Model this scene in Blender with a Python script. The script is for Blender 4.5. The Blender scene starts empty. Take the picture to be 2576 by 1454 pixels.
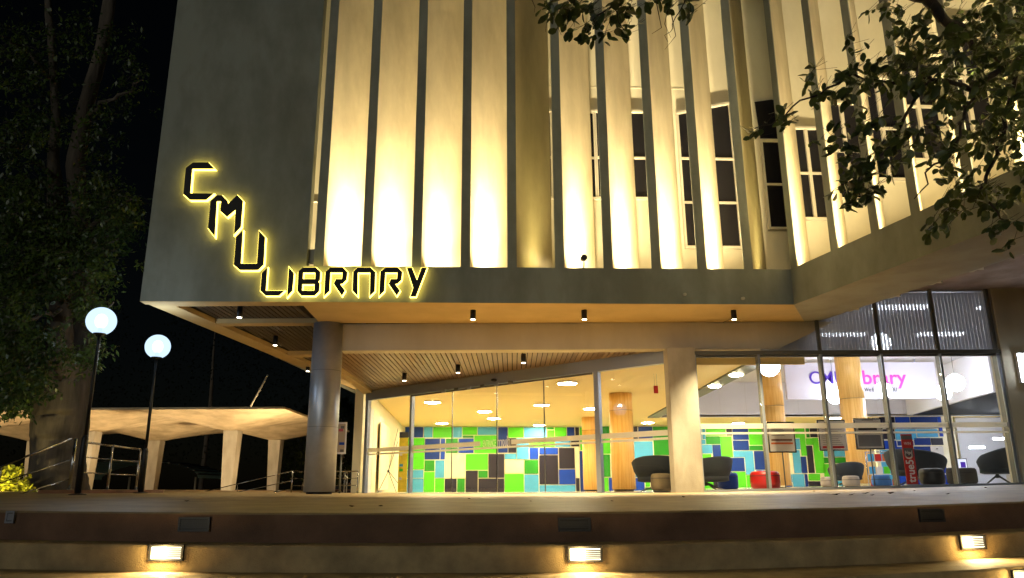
import bpy, bmesh, math, random
from mathutils import Vector, Matrix, noise
R = math.radians
rnd = random.Random(7)
scene = bpy.context.scene
col = scene.collection

# ------------------------------------------------------------------ camera
FPX, CX, CY = 1900.0, 1288.0, 727.0          # measured on a 2576 x 1454 copy of the photograph
PITCH, ROLL, EYE = R(14.95), R(0.31), 0.16
_F = Vector((0, math.cos(PITCH), math.sin(PITCH)))
_U0 = Vector((0, -math.sin(PITCH), math.cos(PITCH)))
_R0 = Vector((1, 0, 0))
_Rr = _R0 * math.cos(ROLL) - _U0 * math.sin(ROLL)
_Ur = _U0 * math.cos(ROLL) + _R0 * math.sin(ROLL)
CAM = Vector((0, 0, EYE))
cam_d = bpy.data.cameras.new('camera')
cam = bpy.data.objects.new('camera', cam_d); col.objects.link(cam)
cam.matrix_world = Matrix(((_Rr.x, _Ur.x, -_F.x, 0), (_Rr.y, _Ur.y, -_F.y, 0), (_Rr.z, _Ur.z, -_F.z, EYE), (0, 0, 0, 1)))
cam_d.sensor_width = 36; cam_d.lens = 36 * FPX / 2576; cam_d.clip_end = 500; cam_d.clip_start = 0.1
scene.camera = cam

# ------------------------------------------------------------------ world, soft sun fill in place of street lamps, exposure
W = bpy.data.worlds.new('World'); scene.world = W; W.use_nodes = True
nt = W.node_tree; bg = nt.nodes['Background']
sky = nt.nodes.new('ShaderNodeTexSky'); sky.sky_type = 'NISHITA'; sky.sun_disc = False
SUN_EL, SUN_AZ = R(9), R(200)
sky.sun_elevation = SUN_EL; sky.sun_rotation = SUN_AZ
nt.links.new(sky.outputs[0], bg.inputs[0]); bg.inputs[1].default_value = 0.0004
sd = bpy.data.lights.new('sun', 'SUN'); sd.energy = 0.29; sd.angle = R(28); sd.color = (.99, 1.0, 0.88)
so = bpy.data.objects.new('sun', sd); col.objects.link(so)
sun_dir = Vector((math.sin(SUN_AZ) * math.cos(SUN_EL), math.cos(SUN_AZ) * math.cos(SUN_EL), math.sin(SUN_EL)))
so.rotation_euler = sun_dir.to_track_quat('Z', 'Y').to_euler()
scene.view_settings.view_transform = 'Standard'; scene.view_settings.look = 'None'
scene.view_settings.exposure = 0.5; scene.view_settings.gamma = 1
scene.cycles.use_denoising = True
scene.cycles.max_bounces = 8; scene.cycles.transparent_max_bounces = 16
scene.cycles.diffuse_bounces = 4; scene.cycles.glossy_bounces = 3; scene.cycles.sample_clamp_indirect = 6
scene.cycles.use_light_tree = True; scene.cycles.caustics_reflective = False; scene.cycles.caustics_refractive = False

# ------------------------------------------------------------------ where a picture point lies in the place
def ray(u, v): return _F * FPX + _Rr * (u - CX) + _Ur * (CY - v)
def at_z(u, v, z):
    d = ray(u, v); return CAM + d * ((z - EYE) / d.z)
def at_y(u, v, y):
    d = ray(u, v); return CAM + d * (y / d.y)
def at_pl(u, v, p, n):
    d = ray(u, v); return CAM + d * ((p - CAM).dot(n) / d.dot(n))

# ------------------------------------------------------------------ materials
def mat(name, c, rough=0.6, metal=0.0, var=0.0, vscale=4.0, bump=0.0, bscale=60.0, emis=None, estr=0.0, spec=0.5, coat=0.0, stretch=None, var2=None):
    m = bpy.data.materials.new(name); m.use_nodes = True
    n = m.node_tree; b = n.nodes['Principled BSDF']
    b.inputs['Base Color'].default_value = (*c, 1); b.inputs['Roughness'].default_value = rough
    b.inputs['Metallic'].default_value = metal; b.inputs['Specular IOR Level'].default_value = spec
    b.inputs['Coat Weight'].default_value = coat
    if emis: b.inputs['Emission Color'].default_value = (*emis, 1); b.inputs['Emission Strength'].default_value = estr
    if var or bump:
        tc = n.nodes.new('ShaderNodeTexCoord'); src = tc.outputs['Object']
        if stretch:
            mp = n.nodes.new('ShaderNodeMapping'); mp.inputs['Scale'].default_value = stretch
            n.links.new(src, mp.inputs[0]); src = mp.outputs[0]
    if var:
        tx = n.nodes.new('ShaderNodeTexNoise'); tx.inputs['Scale'].default_value = vscale; tx.inputs['Detail'].default_value = 6
        tx.inputs['Roughness'].default_value = 0.62; n.links.new(src, tx.inputs['Vector'])
        cr = n.nodes.new('ShaderNodeValToRGB'); cr.color_ramp.elements[0].position = 0.3; cr.color_ramp.elements[1].position = 0.7
        lo = tuple(x * (1 - var) for x in c) if var2 is None else var2
        cr.color_ramp.elements[0].color = (*lo, 1); cr.color_ramp.elements[1].color = (*[min(1, x * (1 + var * 0.6)) for x in c], 1)
        n.links.new(tx.outputs['Fac'], cr.inputs[0]); n.links.new(cr.outputs[0], b.inputs['Base Color'])
    if bump:
        t2 = n.nodes.new('ShaderNodeTexNoise'); t2.inputs['Scale'].default_value = bscale; t2.inputs['Detail'].default_value = 4
        n.links.new(src, t2.inputs['Vector'])
        bp = n.nodes.new('ShaderNodeBump'); bp.inputs['Strength'].default_value = bump; bp.inputs['Distance'].default_value = 0.02
        n.links.new(t2.outputs['Fac'], bp.inputs['Height']); n.links.new(bp.outputs[0], b.inputs['Normal'])
    return m
def glass_mat(name, tint=(1, 1, 1), refl=1.0, rough=0.0):
    m = bpy.data.materials.new(name); m.use_nodes = True; n = m.node_tree; n.nodes.clear()
    o = n.nodes.new('ShaderNodeOutputMaterial'); t = n.nodes.new('ShaderNodeBsdfTransparent'); t.inputs[0].default_value = (*tint, 1)
    g = n.nodes.new('ShaderNodeBsdfGlossy'); g.inputs['Roughness'].default_value = rough; g.inputs[0].default_value = (refl, refl, refl, 1)
    f = n.nodes.new('ShaderNodeFresnel'); ge = n.nodes.new('ShaderNodeNewGeometry'); ma = n.nodes.new('ShaderNodeMath'); ma.operation = 'MULTIPLY_ADD'
    ma.inputs[1].default_value = 1 / 1.5 - 1.5; ma.inputs[2].default_value = 1.5; n.links.new(ge.outputs['Backfacing'], ma.inputs[0]); n.links.new(ma.outputs[0], f.inputs[0]); mx = n.nodes.new('ShaderNodeMixShader')
    n.links.new(f.outputs[0], mx.inputs[0]); n.links.new(t.outputs[0], mx.inputs[1]); n.links.new(g.outputs[0], mx.inputs[2]); n.links.new(mx.outputs[0], o.inputs[0])
    return m
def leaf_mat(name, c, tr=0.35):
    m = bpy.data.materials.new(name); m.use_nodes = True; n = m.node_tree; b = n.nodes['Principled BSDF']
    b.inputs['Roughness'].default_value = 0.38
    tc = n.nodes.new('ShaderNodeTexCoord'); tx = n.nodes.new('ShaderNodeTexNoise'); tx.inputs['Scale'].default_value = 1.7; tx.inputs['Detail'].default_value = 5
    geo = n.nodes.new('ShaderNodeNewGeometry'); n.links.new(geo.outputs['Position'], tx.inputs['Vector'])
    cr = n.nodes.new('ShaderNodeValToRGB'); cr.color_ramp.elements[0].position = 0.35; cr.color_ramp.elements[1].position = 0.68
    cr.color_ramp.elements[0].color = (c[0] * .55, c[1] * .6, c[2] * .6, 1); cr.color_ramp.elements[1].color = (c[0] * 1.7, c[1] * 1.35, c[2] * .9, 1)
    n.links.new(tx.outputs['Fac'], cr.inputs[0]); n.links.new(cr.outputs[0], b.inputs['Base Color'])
    t = n.nodes.new('ShaderNodeBsdfTranslucent'); n.links.new(cr.outputs[0], t.inputs[0])
    mx = n.nodes.new('ShaderNodeMixShader'); mx.inputs[0].default_value = tr
    o = n.nodes['Material Output']; n.links.new(b.outputs[0], mx.inputs[1]); n.links.new(t.outputs[0], mx.inputs[2]); n.links.new(mx.outputs[0], o.inputs[0])
    return m
def trans_mat(name, c, tr=.5):
    m = bpy.data.materials.new(name); m.use_nodes = True; n = m.node_tree; b = n.nodes['Principled BSDF']; b.inputs['Base Color'].default_value = (*c, 1); b.inputs['Roughness'].default_value = .7
    t = n.nodes.new('ShaderNodeBsdfTranslucent'); t.inputs[0].default_value = (*c, 1); mx = n.nodes.new('ShaderNodeMixShader'); mx.inputs[0].default_value = tr
    n.links.new(b.outputs[0], mx.inputs[1]); n.links.new(t.outputs[0], mx.inputs[2]); n.links.new(mx.outputs[0], n.nodes['Material Output'].inputs[0]); return m
def sheer_mat(name, c, tr, see):
    m = trans_mat(name, c, tr); n = m.node_tree; o = n.nodes['Material Output']; src = o.inputs[0].links[0].from_socket
    t = n.nodes.new('ShaderNodeBsdfTransparent'); mx = n.nodes.new('ShaderNodeMixShader'); mx.inputs[0].default_value = see
    n.links.new(src, mx.inputs[1]); n.links.new(t.outputs[0], mx.inputs[2]); n.links.new(mx.outputs[0], o.inputs[0]); return m
def emit(name, c, s):
    m = bpy.data.materials.new(name); m.use_nodes = True; n = m.node_tree; n.nodes.clear()
    o = n.nodes.new('ShaderNodeOutputMaterial'); e = n.nodes.new('ShaderNodeEmission'); e.inputs[0].default_value = (*c, 1); e.inputs[1].default_value = s
    n.links.new(e.outputs[0], o.inputs[0]); return m
def wood_mat(name, c1, c2, scale=(14, 14, .8), rough=.45):
    m = mat(name, c1, rough); n = m.node_tree; b = n.nodes['Principled BSDF']
    tc = n.nodes.new('ShaderNodeTexCoord'); mp = n.nodes.new('ShaderNodeMapping'); mp.inputs['Scale'].default_value = scale
    tx = n.nodes.new('ShaderNodeTexNoise'); tx.inputs['Scale'].default_value = 1.6; tx.inputs['Detail'].default_value = 7; tx.inputs['Roughness'].default_value = .6
    n.links.new(tc.outputs['Object'], mp.inputs[0]); n.links.new(mp.outputs[0], tx.inputs['Vector'])
    cr = n.nodes.new('ShaderNodeValToRGB'); cr.color_ramp.elements[0].position = .32; cr.color_ramp.elements[1].position = .68
    cr.color_ramp.elements[0].color = (*c1, 1); cr.color_ramp.elements[1].color = (*c2, 1)
    oi = n.nodes.new('ShaderNodeObjectInfo'); ad = n.nodes.new('ShaderNodeMath'); ad.operation = 'MULTIPLY_ADD'; ad.inputs[1].default_value = .22
    n.links.new(oi.outputs['Random'], ad.inputs[0]); n.links.new(tx.outputs['Fac'], ad.inputs[2]); 
    sb = n.nodes.new('ShaderNodeMath'); sb.operation = 'SUBTRACT'; sb.inputs[1].default_value = .11; n.links.new(ad.outputs[0], sb.inputs[0])
    n.links.new(sb.outputs[0], cr.inputs[0]); n.links.new(cr.outputs[0], b.inputs['Base Color'])
    return m

def plaster(name, c, dirt=.35, rough=.75):
    """painted render: broad stains running downward, fine grain"""
    m = mat(name, c, rough); n = m.node_tree; b = n.nodes['Principled BSDF']
    tc = n.nodes.new('ShaderNodeTexCoord')
    def nz(scale, det, sc):
        mp = n.nodes.new('ShaderNodeMapping'); mp.inputs['Scale'].default_value = sc; n.links.new(tc.outputs['Object'], mp.inputs[0])
        t = n.nodes.new('ShaderNodeTexNoise'); t.inputs['Scale'].default_value = scale; t.inputs['Detail'].default_value = det; t.inputs['Roughness'].default_value = .6
        n.links.new(mp.outputs[0], t.inputs['Vector']); return t
    a = nz(1.1, 7, (1, 1, .5)); s = nz(2.2, 6, (1, 1, .45)); g = nz(90, 3, (1, 1, 1))
    mx = n.nodes.new('ShaderNodeMath'); mx.operation = 'MULTIPLY'; n.links.new(a.outputs['Fac'], mx.inputs[0]); n.links.new(s.outputs['Fac'], mx.inputs[1])
    cr = n.nodes.new('ShaderNodeValToRGB'); cr.color_ramp.elements[0].position = .14; cr.color_ramp.elements[1].position = .33
    cr.color_ramp.elements[0].color = (c[0] * (1 - dirt), c[1] * (1 - dirt * 1.05), c[2] * (1 - dirt * 1.15), 1)
    cr.color_ramp.elements[1].color = (*c, 1)
    n.links.new(mx.outputs[0], cr.inputs[0]); n.links.new(cr.outputs[0], b.inputs['Base Color'])
    bp = n.nodes.new('ShaderNodeBump'); bp.inputs['Strength'].default_value = .35; bp.inputs['Distance'].default_value = .01
    ad = n.nodes.new('ShaderNodeMath'); ad.operation = 'MULTIPLY_ADD'; ad.inputs[1].default_value = 2.5; n.links.new(a.outputs['Fac'], ad.inputs[0]); n.links.new(g.outputs['Fac'], ad.inputs[2])
    n.links.new(ad.outputs[0], bp.inputs['Height']); n.links.new(bp.outputs[0], b.inputs['Normal'])
    return m

M = dict(
    wall=plaster('grey_render', (.265, .285, .245), .32),
    fin=plaster('cream_render', (.60, .54, .39), .22),
    inner=plaster('pale_render', (.60, .56, .43), .12),
    soffit=plaster('soffit_paint', (.56, .42, .20), .12),
    trim=plaster('white_trim', (.55, .51, .42), .12),
    shell=plaster('stained_concrete', (.62, .50, .32), .35),
    colc=plaster('column_concrete', (.48, .44, .36), .35),
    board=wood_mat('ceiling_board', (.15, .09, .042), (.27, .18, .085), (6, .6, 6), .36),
    gap=mat('dark_gap', (.012, .010, .008), .9),
    wood=wood_mat('pale_oak', (.66, .34, .07), (.86, .54, .17), (12, 12, .5), .4),
    steel=mat('grey_metal', (.36, .39, .47), .36, .45, var=.15, vscale=3),
    alu=mat('aluminium', (.34, .38, .46), .42, .55),
    alud=mat('dark_aluminium', (.13, .13, .115), .5, .3),
    chrome=mat('stainless', (.42, .42, .43), .2, 1.0),
    black=mat('black_metal', (.012, .012, .013), .45, .3),
    plate=mat('letter_face', (.010, .009, .010), .7),
    glow=emit('letter_glow', (1.0, .74, .12), 5.0),
    terr=mat('terrace_tile', (.28, .20, .095), .5, var=.4, vscale=2.2, bump=.1, bscale=50),
    step=mat('washed_aggregate', (.46, .34, .175), .72, var=.45, vscale=3.0, bump=.5, bscale=120),
    riser=mat('brown_riser', (.18, .095, .055), .75, var=.4, vscale=2.4, bump=.45, bscale=120),
    ground=mat('asphalt', (.05, .05, .05), .8, var=.3, vscale=5),
    ceil=mat('lobby_ceiling', (.84, .66, .28), .7),
    wht=mat('white_paint', (.68, .67, .72), .6, var=.04, vscale=1),
    signb=mat('sign_board', (.60, .58, .68), .6),
    lav=mat('pale_upper_wall', (.60, .58, .60), .6),
    floor=mat('lobby_floor', (.66, .60, .50), .18, var=.12, vscale=1.5),
    cream=mat('cream_panel', (.80, .72, .50), .5),
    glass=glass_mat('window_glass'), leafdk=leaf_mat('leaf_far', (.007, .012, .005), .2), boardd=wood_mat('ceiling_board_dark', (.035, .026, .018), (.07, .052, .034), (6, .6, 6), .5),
    dglass=mat('dark_window_glass', (.010, .010, .014), .08, 0, spec=.22),
    vinyl=trans_mat('frosted_vinyl', (.90, .86, .76), .6),
    downl=emit('lamp_lens', (1.0, .88, .62), 14.0),
    disc=emit('ceiling_disc', (1.0, .86, .50), 200.0),
    cool=emit('cool_lamp', (.86, .92, 1.0), 34.0),
    stepl=emit('step_lens', (1.0, .82, .42), 9.0),
    stepl2=emit('step_lens_side', (1.0, .88, .60), 3.0),
    bark=mat('bark', (.095, .075, .055), .9, var=.55, vscale=5, bump=1.0, bscale=14, stretch=(1, 1, .18)),
    bark2=mat('bark_dark', (.022, .017, .013), .9, var=.5, vscale=8, bump=.7, bscale=20),
    leafd=leaf_mat('leaf_feathery', (.05, .095, .022), .3),
    leafr=leaf_mat('leaf_ovate', (.050, .082, .026), .26),
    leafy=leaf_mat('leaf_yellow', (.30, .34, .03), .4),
    dark=mat('dark_fabric', (.020, .026, .034), .85, bump=.15, bscale=200),
    red=mat('red_vinyl', (.42, .012, .010), .35),
    blue=mat('blue_fabric', (.05, .18, .50), .8),
    beige=mat('beige_fabric', (.42, .35, .28), .85),
    charc=mat('charcoal_fabric', (.045, .042, .038), .85),
    olive=mat('olive_fabric', (.16, .12, .065), .85),
    paper=mat('paper', (.62, .60, .60), .7),
    ink=mat('grey_ink', (.10, .10, .11), .7),
    purple=mat('violet_letters', (.05, .012, .30), .5, emis=(.05, .012, .32), estr=.25),
    pink=mat('pink_letters', (.80, .06, .45), .5, emis=(.8, .06, .45), estr=.15),
    slat=sheer_mat('blind_fabric', (.44, .46, .52), .36, .09), greyp=mat('grey_plastic', (.20, .21, .25), .6), panel=emit('light_panel', (.86, .91, 1.0), 15.0),
    ribs=mat('black_rib', (.03, .03, .035), .5),
    brownp=mat('brown_plinth', (.16, .075, .05), .7, var=.2),
    orange=mat('orange_print', (.55, .12, .03), .6),
)
TC = dict(N=(.006, .030, .20), B=(.006, .045, .38), S=(.07, .33, .60), G=(.085, .50, .02), D=(.02, .22, .02), K=(.018, .015, .030), W=(.80, .70, .48))
for k, c in TC.items(): M['t' + k] = mat('tile_' + {'N': 'navy', 'B': 'blue', 'S': 'sky', 'G': 'green', 'D': 'dark_green', 'K': 'charcoal', 'W': 'cream'}[k], c, .45, var=.12, vscale=2, spec=.25)

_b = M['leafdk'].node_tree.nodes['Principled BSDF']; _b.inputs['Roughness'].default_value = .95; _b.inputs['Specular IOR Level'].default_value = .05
# ------------------------------------------------------------------ object helpers
def tag(o, label=None, cat=None, group=None, kind=None):
    if label: o['label'] = label
    if cat: o['category'] = cat
    if group: o['group'] = group
    if kind: o['kind'] = kind
    return o
def empty(name, loc=(0, 0, 0), label=None, cat=None, group=None, parent=None):
    o = bpy.data.objects.new(name, None); col.objects.link(o); o.location = loc; o.empty_display_size = .2
    if parent: o.parent = parent
    return tag(o, label, cat, group)
def link(name, me, m=None, parent=None, kind=None, label=None):
    """mesh data is in world coordinates; a child is shifted into its parent's frame"""
    o = bpy.data.objects.new(name, me); col.objects.link(o)
    if m is not None and not me.materials: me.materials.append(m)
    if parent is not None:
        o.parent = parent
        base = Vector((0, 0, 0)); p = parent
        while p is not None: base += p.location; p = p.parent
        o.location = -base
    if kind: o['kind'] = kind
    if label: o['label'] = label
    return o
class MB:
    def __init__(s): s.v = []; s.f = []; s.sm = []
    def add(s, vs, fs, smooth=False):
        b = len(s.v); s.v += [tuple(x) for x in vs]; s.f += [tuple(i + b for i in f) for f in fs]; s.sm += [smooth] * len(fs); return s
    def box(s, x0, x1, y0, y1, z0, z1):
        vs = [(x, y, z) for z in (z0, z1) for y in (y0, y1) for x in (x0, x1)]
        return s.add(vs, [(0, 2, 3, 1), (4, 5, 7, 6), (0, 1, 5, 4), (2, 6, 7, 3), (0, 4, 6, 2), (1, 3, 7, 5)])
    def prism(s, pts, vec):
        n = len(pts); pts = [Vector(p) for p in pts]; vec = Vector(vec)
        nrm = Vector((0, 0, 0))
        for i in range(n): nrm += pts[i].cross(pts[(i + 1) % n])
        if nrm.dot(vec) > 0: pts = pts[::-1]
        vs = pts + [p + vec for p in pts]
        fs = [tuple(range(n)), tuple(range(2 * n - 1, n - 1, -1))] + [(i, i + n, (i + 1) % n + n, (i + 1) % n) for i in range(n)]
        return s.add(vs, fs)
    def plan(s, xy, z0, z1): return s.prism([(p[0], p[1], z0) for p in xy], (0, 0, z1 - z0))
    def tube(s, pts, rad, n=8, caps=True):
        pts = [Vector(p) for p in pts]
        if not hasattr(rad, '__len__'): rad = [rad] * len(pts)
        vs = []; fs = []; ref = None
        for i, p in enumerate(pts):
            d = (pts[min(i + 1, len(pts) - 1)] - pts[max(i - 1, 0)]).normalized()
            if ref is None: ref = Vector((1, 0, 0)) if abs(d.x) < .8 else Vector((0, 1, 0))
            a = (ref - d * ref.dot(d)).normalized(); ref = a; b = d.cross(a)
            for k in range(n):
                t = 2 * math.pi * k / n; vs.append(p + (a * math.cos(t) + b * math.sin(t)) * rad[i])
        for i in range(len(pts) - 1):
            for k in range(n):
                fs.append((i * n + k, i * n + (k + 1) % n, (i + 1) * n + (k + 1) % n, (i + 1) * n + k))
        s.add(vs, fs, True)
        if caps:
            b = len(s.v) - len(vs)
            s.f += [tuple(b + k for k in range(n))[::-1], tuple(b + (len(pts) - 1) * n + k for k in range(n))]; s.sm += [False, False]
        return s
    def lathe(s, c, prof, n=24):
        c = Vector(c); vs = []; fs = []
        for r, z in prof:
            for k in range(n):
                t = 2 * math.pi * k / n; vs.append(c + Vector((r * math.cos(t), r * math.sin(t), z)))
        for i in range(len(prof) - 1):
            for k in range(n): fs.append((i * n + k, i * n + (k + 1) % n, (i + 1) * n + (k + 1) % n, (i + 1) * n + k))
        s.add(vs, fs, True)
        b = len(s.v) - len(vs)
        s.f += [tuple(b + k for k in range(n))[::-1], tuple(b + (len(prof) - 1) * n + k for k in range(n))]; s.sm += [False, False]
        return s
    def ball(s, c, r, n=20, m=12, sq=(1, 1, 1)):
        c = Vector(c); vs = [c + Vector((0, 0, -r * sq[2]))]; fs = []
        for i in range(1, m):
            a = -math.pi / 2 + math.pi * i / m
            for k in range(n):
                t = 2 * math.pi * k / n; vs.append(c + Vector((r * sq[0] * math.cos(a) * math.cos(t), r * sq[1] * math.cos(a) * math.sin(t), r * sq[2] * math.sin(a))))
        vs.append(c + Vector((0, 0, r * sq[2]))); L = len(vs) - 1
        for k in range(n):
            fs.append((0, 1 + (k + 1) % n, 1 + k)); fs.append((L, 1 + (m - 2) * n + k, 1 + (m - 2) * n + (k + 1) % n))
        for i in range(m - 2):
            for k in range(n): fs.append((1 + i * n + k, 1 + i * n + (k + 1) % n, 1 + (i + 1) * n + (k + 1) % n, 1 + (i + 1) * n + k))
        return s.add(vs, fs, True)
    def build(s, name, m, parent=None, kind=None, label=None, bevel=0):
        me = bpy.data.meshes.new(name); me.from_pydata(s.v, [], s.f)
        me.polygons.foreach_set('use_smooth', s.sm); me.materials.append(m)
        if bevel:
            bm = bmesh.new(); bm.from_mesh(me)
            bmesh.ops.bevel(bm, geom=[e for e in bm.edges if len(e.link_faces) == 2 and e.calc_face_angle(0) > .6], offset=bevel, segments=2, affect='EDGES')
            bm.to_mesh(me); bm.free()
        me.update()
        return link(name, me, m, parent, kind, label)
def copy_tree(o, parent=None):
    c = o.copy(); col.objects.link(c)
    if parent: c.parent = parent
    for ch in list(o.children): copy_tree(ch, c)
    return c
def spot(name, loc, tgt, energy, ang, blend=.5, color=(1, .8, .45), r=.03, parent=None):
    d = bpy.data.lights.new(name, 'SPOT'); d.energy = energy; d.spot_size = R(ang); d.spot_blend = blend; d.color = color; d.shadow_soft_size = r
    o = bpy.data.objects.new(name, d); col.objects.link(o); loc = Vector(loc)
    o.rotation_euler = (loc - Vector(tgt)).to_track_quat('Z', 'Y').to_euler(); o.location = loc
    if parent:
        o.parent = parent; base = Vector((0, 0, 0)); p = parent
        while p is not None: base += p.location; p = p.parent
        o.location = loc - base
    return o
def text_mesh(s, size, extrude=.002, offset=0):
    c = bpy.data.curves.new('text', 'FONT'); c.body = s; c.size = size; c.extrude = extrude; c.offset = offset
    o = bpy.data.objects.new('text', c); col.objects.link(o); bpy.context.view_layer.update()
    dg = bpy.context.evaluated_depsgraph_get(); me = bpy.data.meshes.new_from_object(o.evaluated_get(dg))
    col.objects.unlink(o); bpy.data.objects.remove(o); bpy.data.curves.remove(c); return me
def put_text(name, s, p0, width, height, right, up, m, parent, extrude=.003, offset=0):
    """p0 lower-left corner, stretched to width x height"""
    me = text_mesh(s, 1.0, extrude, offset)
    xs = [v.co.x for v in me.vertices]; ys = [v.co.y for v in me.vertices]
    x0, x1, y0, y1 = min(xs), max(xs), min(ys), max(ys); right = Vector(right).normalized(); up = Vector(up).normalized(); nn = right.cross(up)
    for v in me.vertices:
        x, y, z = v.co; v.co = Vector(p0) + right * ((x - x0) / (x1 - x0) * width) + up * ((y - y0) / (y1 - y0) * height) + nn * z
    me.materials.clear(); me.materials.append(m); me.update(); return link(name, me, m, parent)
def terr_z(x, y):
    k = min(1, max(0, (y - 6) / 7.5)); return .10 * k * (2 - k) * 1.0 + .0015 * min(x * x, 90)

# ================================================================== GROUND, STEPS, TERRACE
def strip_sheet(xs, rows, name, m, kind='structure'):
    """rows: list of functions x -> (y, z)"""
    mb = MB(); n = len(xs)
    vs = [(x, *r(x)) for r in rows for x in xs]
    fs = [(j * n + i, j * n + i + 1, (j + 1) * n + i + 1, (j + 1) * n + i) for j in range(len(rows) - 1) for i in range(n - 1)]
    mb.add(vs, fs, True); o = mb.build(name, m, kind=kind); o.data.shade_flat(); return o
def yf(x): return 6.0 + (.014 * x * x if x < 0 else .040 * x * x) if abs(x) < 12 else (6.0 + (.014 if x < 0 else .040) * 144)
XS = [-16 + i * .4 for i in range(81)]
zt = lambda x, y: terr_z(x, y)
rows = [lambda x, k=k: (yf(x) + .018 + (36 - yf(x)) * (k / 24) ** 1.6, zt(x, yf(x) + (36 - yf(x)) * (k / 24) ** 1.6)) for k in range(25)]
rows.insert(0, lambda x: (yf(x) + .006, zt(x, yf(x)) - .004))
rows.insert(0, lambda x: (yf(x), zt(x, yf(x)) - .018))
strip_sheet(XS, rows, 'terrace', M['terr'])
def risers(y0, y1, za, zb, m, name):
    # riser from za down to zb at y0(x), then the tread forward to y1(x)
    strip_sheet(XS, [lambda x: (y1(x), zt(x, yf(x)) + zb - .016), lambda x: (y1(x) + .008, zt(x, yf(x)) + zb - .003), lambda x: (y1(x) + .02, zt(x, yf(x)) + zb),
                     lambda x: (y0(x), zt(x, yf(x)) + zb)], name, M['step'])
    strip_sheet(XS, [lambda x: (y0(x), zt(x, yf(x)) + zb - .02), lambda x: (y0(x), zt(x, yf(x)) + za - .016)], 'riser', m)
e1 = lambda x: yf(x); e2 = lambda x: yf(x) - .33; e3 = lambda x: yf(x) - .94
e4 = lambda x: yf(x) - 1.30; e5 = lambda x: yf(x) - 1.66; e6 = lambda x: yf(x) - 2.0; e7 = lambda x: yf(x) - 2.4
Z1, Z2, Z3 = -.218, -.400, -.585
risers(e1, e2, 0, Z1, M['riser'], 'step')
risers(e2, e3, Z1, Z2, M['step'], 'step')
risers(e3, e4, Z2, Z3, M['step'], 'step')
risers(e4, e5, Z3, -.77, M['step'], 'step')
risers(e5, e6, -.77, -.955, M['step'], 'step')
risers(e6, e7, -.955, -1.14, M['step'], 'step')
MB().box(-160, 160, -60, 190, -1.30, -1.145).build('ground', M['ground'], kind='structure')

# ================================================================== LIBRARY BUILDING
B = empty('library_building', (0, 13.7, 0), 'large pale library building with tall lit concrete fins over a glazed ground floor', 'library building')
ZS = 3.2
A1 = at_z(352, 757, ZS); B1 = at_z(1997, 766, ZS); C2 = at_z(2576, 548, ZS)
up = Vector((0, 0, 1))
t1 = (B1 - A1).normalized(); n1 = Vector((-t1.y, t1.x, 0))            # inward (away from the viewer)
t2 = (C2 - B1).normalized(); n2 = Vector((-t2.y, t2.x, 0))
if n2.x < 0: n2 = -n2
def f1(s, z, d=0): p = A1 + t1 * s + n1 * d; return Vector((p.x, p.y, z))
def f2(s, z, d=0): p = B1 + t2 * s + n2 * d; return Vector((p.x, p.y, z))
L1 = (B1 - A1).length; L2 = 8.3
def s1(u, v): return (at_pl(u, v, A1, n1) - A1).dot(t1)
def s2(u, v): return (at_pl(u, v, B1, n2) - B1).dot(t2)
ZTOP = 10.6; ZO = at_pl(1230, 672, A1, n1).z
TH = .16
# blank wall panel left, its right end cut along the fin direction
wv = Vector((.68, 1.25, 0))
sE = s1(771, 660)
pa = f1(0, 0); pb = f1(sE, 0)
back = 1.62
MB().plan([pa, pb, pb + n1 * .22, pa + n1 * .22], ZS, ZTOP).build('blank_wall', M['wall'], B)
MB().plan([f1(0, 0, .224), f1(.2, 0, .224), f1(1.7, 0, 13.2), f1(1.5, 0, 13.2)], ZS + .10, ZTOP).build('side_wall', M['wall'], B)
# parapet band under the openings, two faces
MB().plan([pb + t1 * .003, B1, B1 + (n1 + n2).normalized() * TH, pb + n1 * TH + t1 * .003], ZS, ZO).build('fascia_band', M['wall'], B)
MB().plan([B1 + t2 * .002, f2(L2, 0), f2(L2, 0, TH), B1 + (n1 + n2).normalized() * TH + t2 * .002], ZS, ZO - .001).build('fascia_band', M['wall'], B)
# inner wall of the gallery
def isect(p, a, q, b):
    d = a.x * b.y - a.y * b.x; r = q - p; return p + a * ((r.x * b.y - r.y * b.x) / d)
IW1, IW2 = 1.62, 1.25
K = isect(f1(0, 0, IW1), t1, f2(0, 0, IW2), t2); k2 = f2(L2, 0, IW2)
MB().plan([f1(.2, 0, IW1), K + t1 * .2, K + t1 * .2 + n1 * .2, f1(.2, 0, IW1 + .2)], ZS + .15, ZTOP).build('gallery_wall', M['inner'], B)
# roof over gallery
MB().plan([f1(0, 0, .0), B1, f2(L2, 0, 0), k2, K, f1(0, 0, IW1)], ZTOP + .002, ZTOP + .3).build('roof', M['wall'], B)
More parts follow.
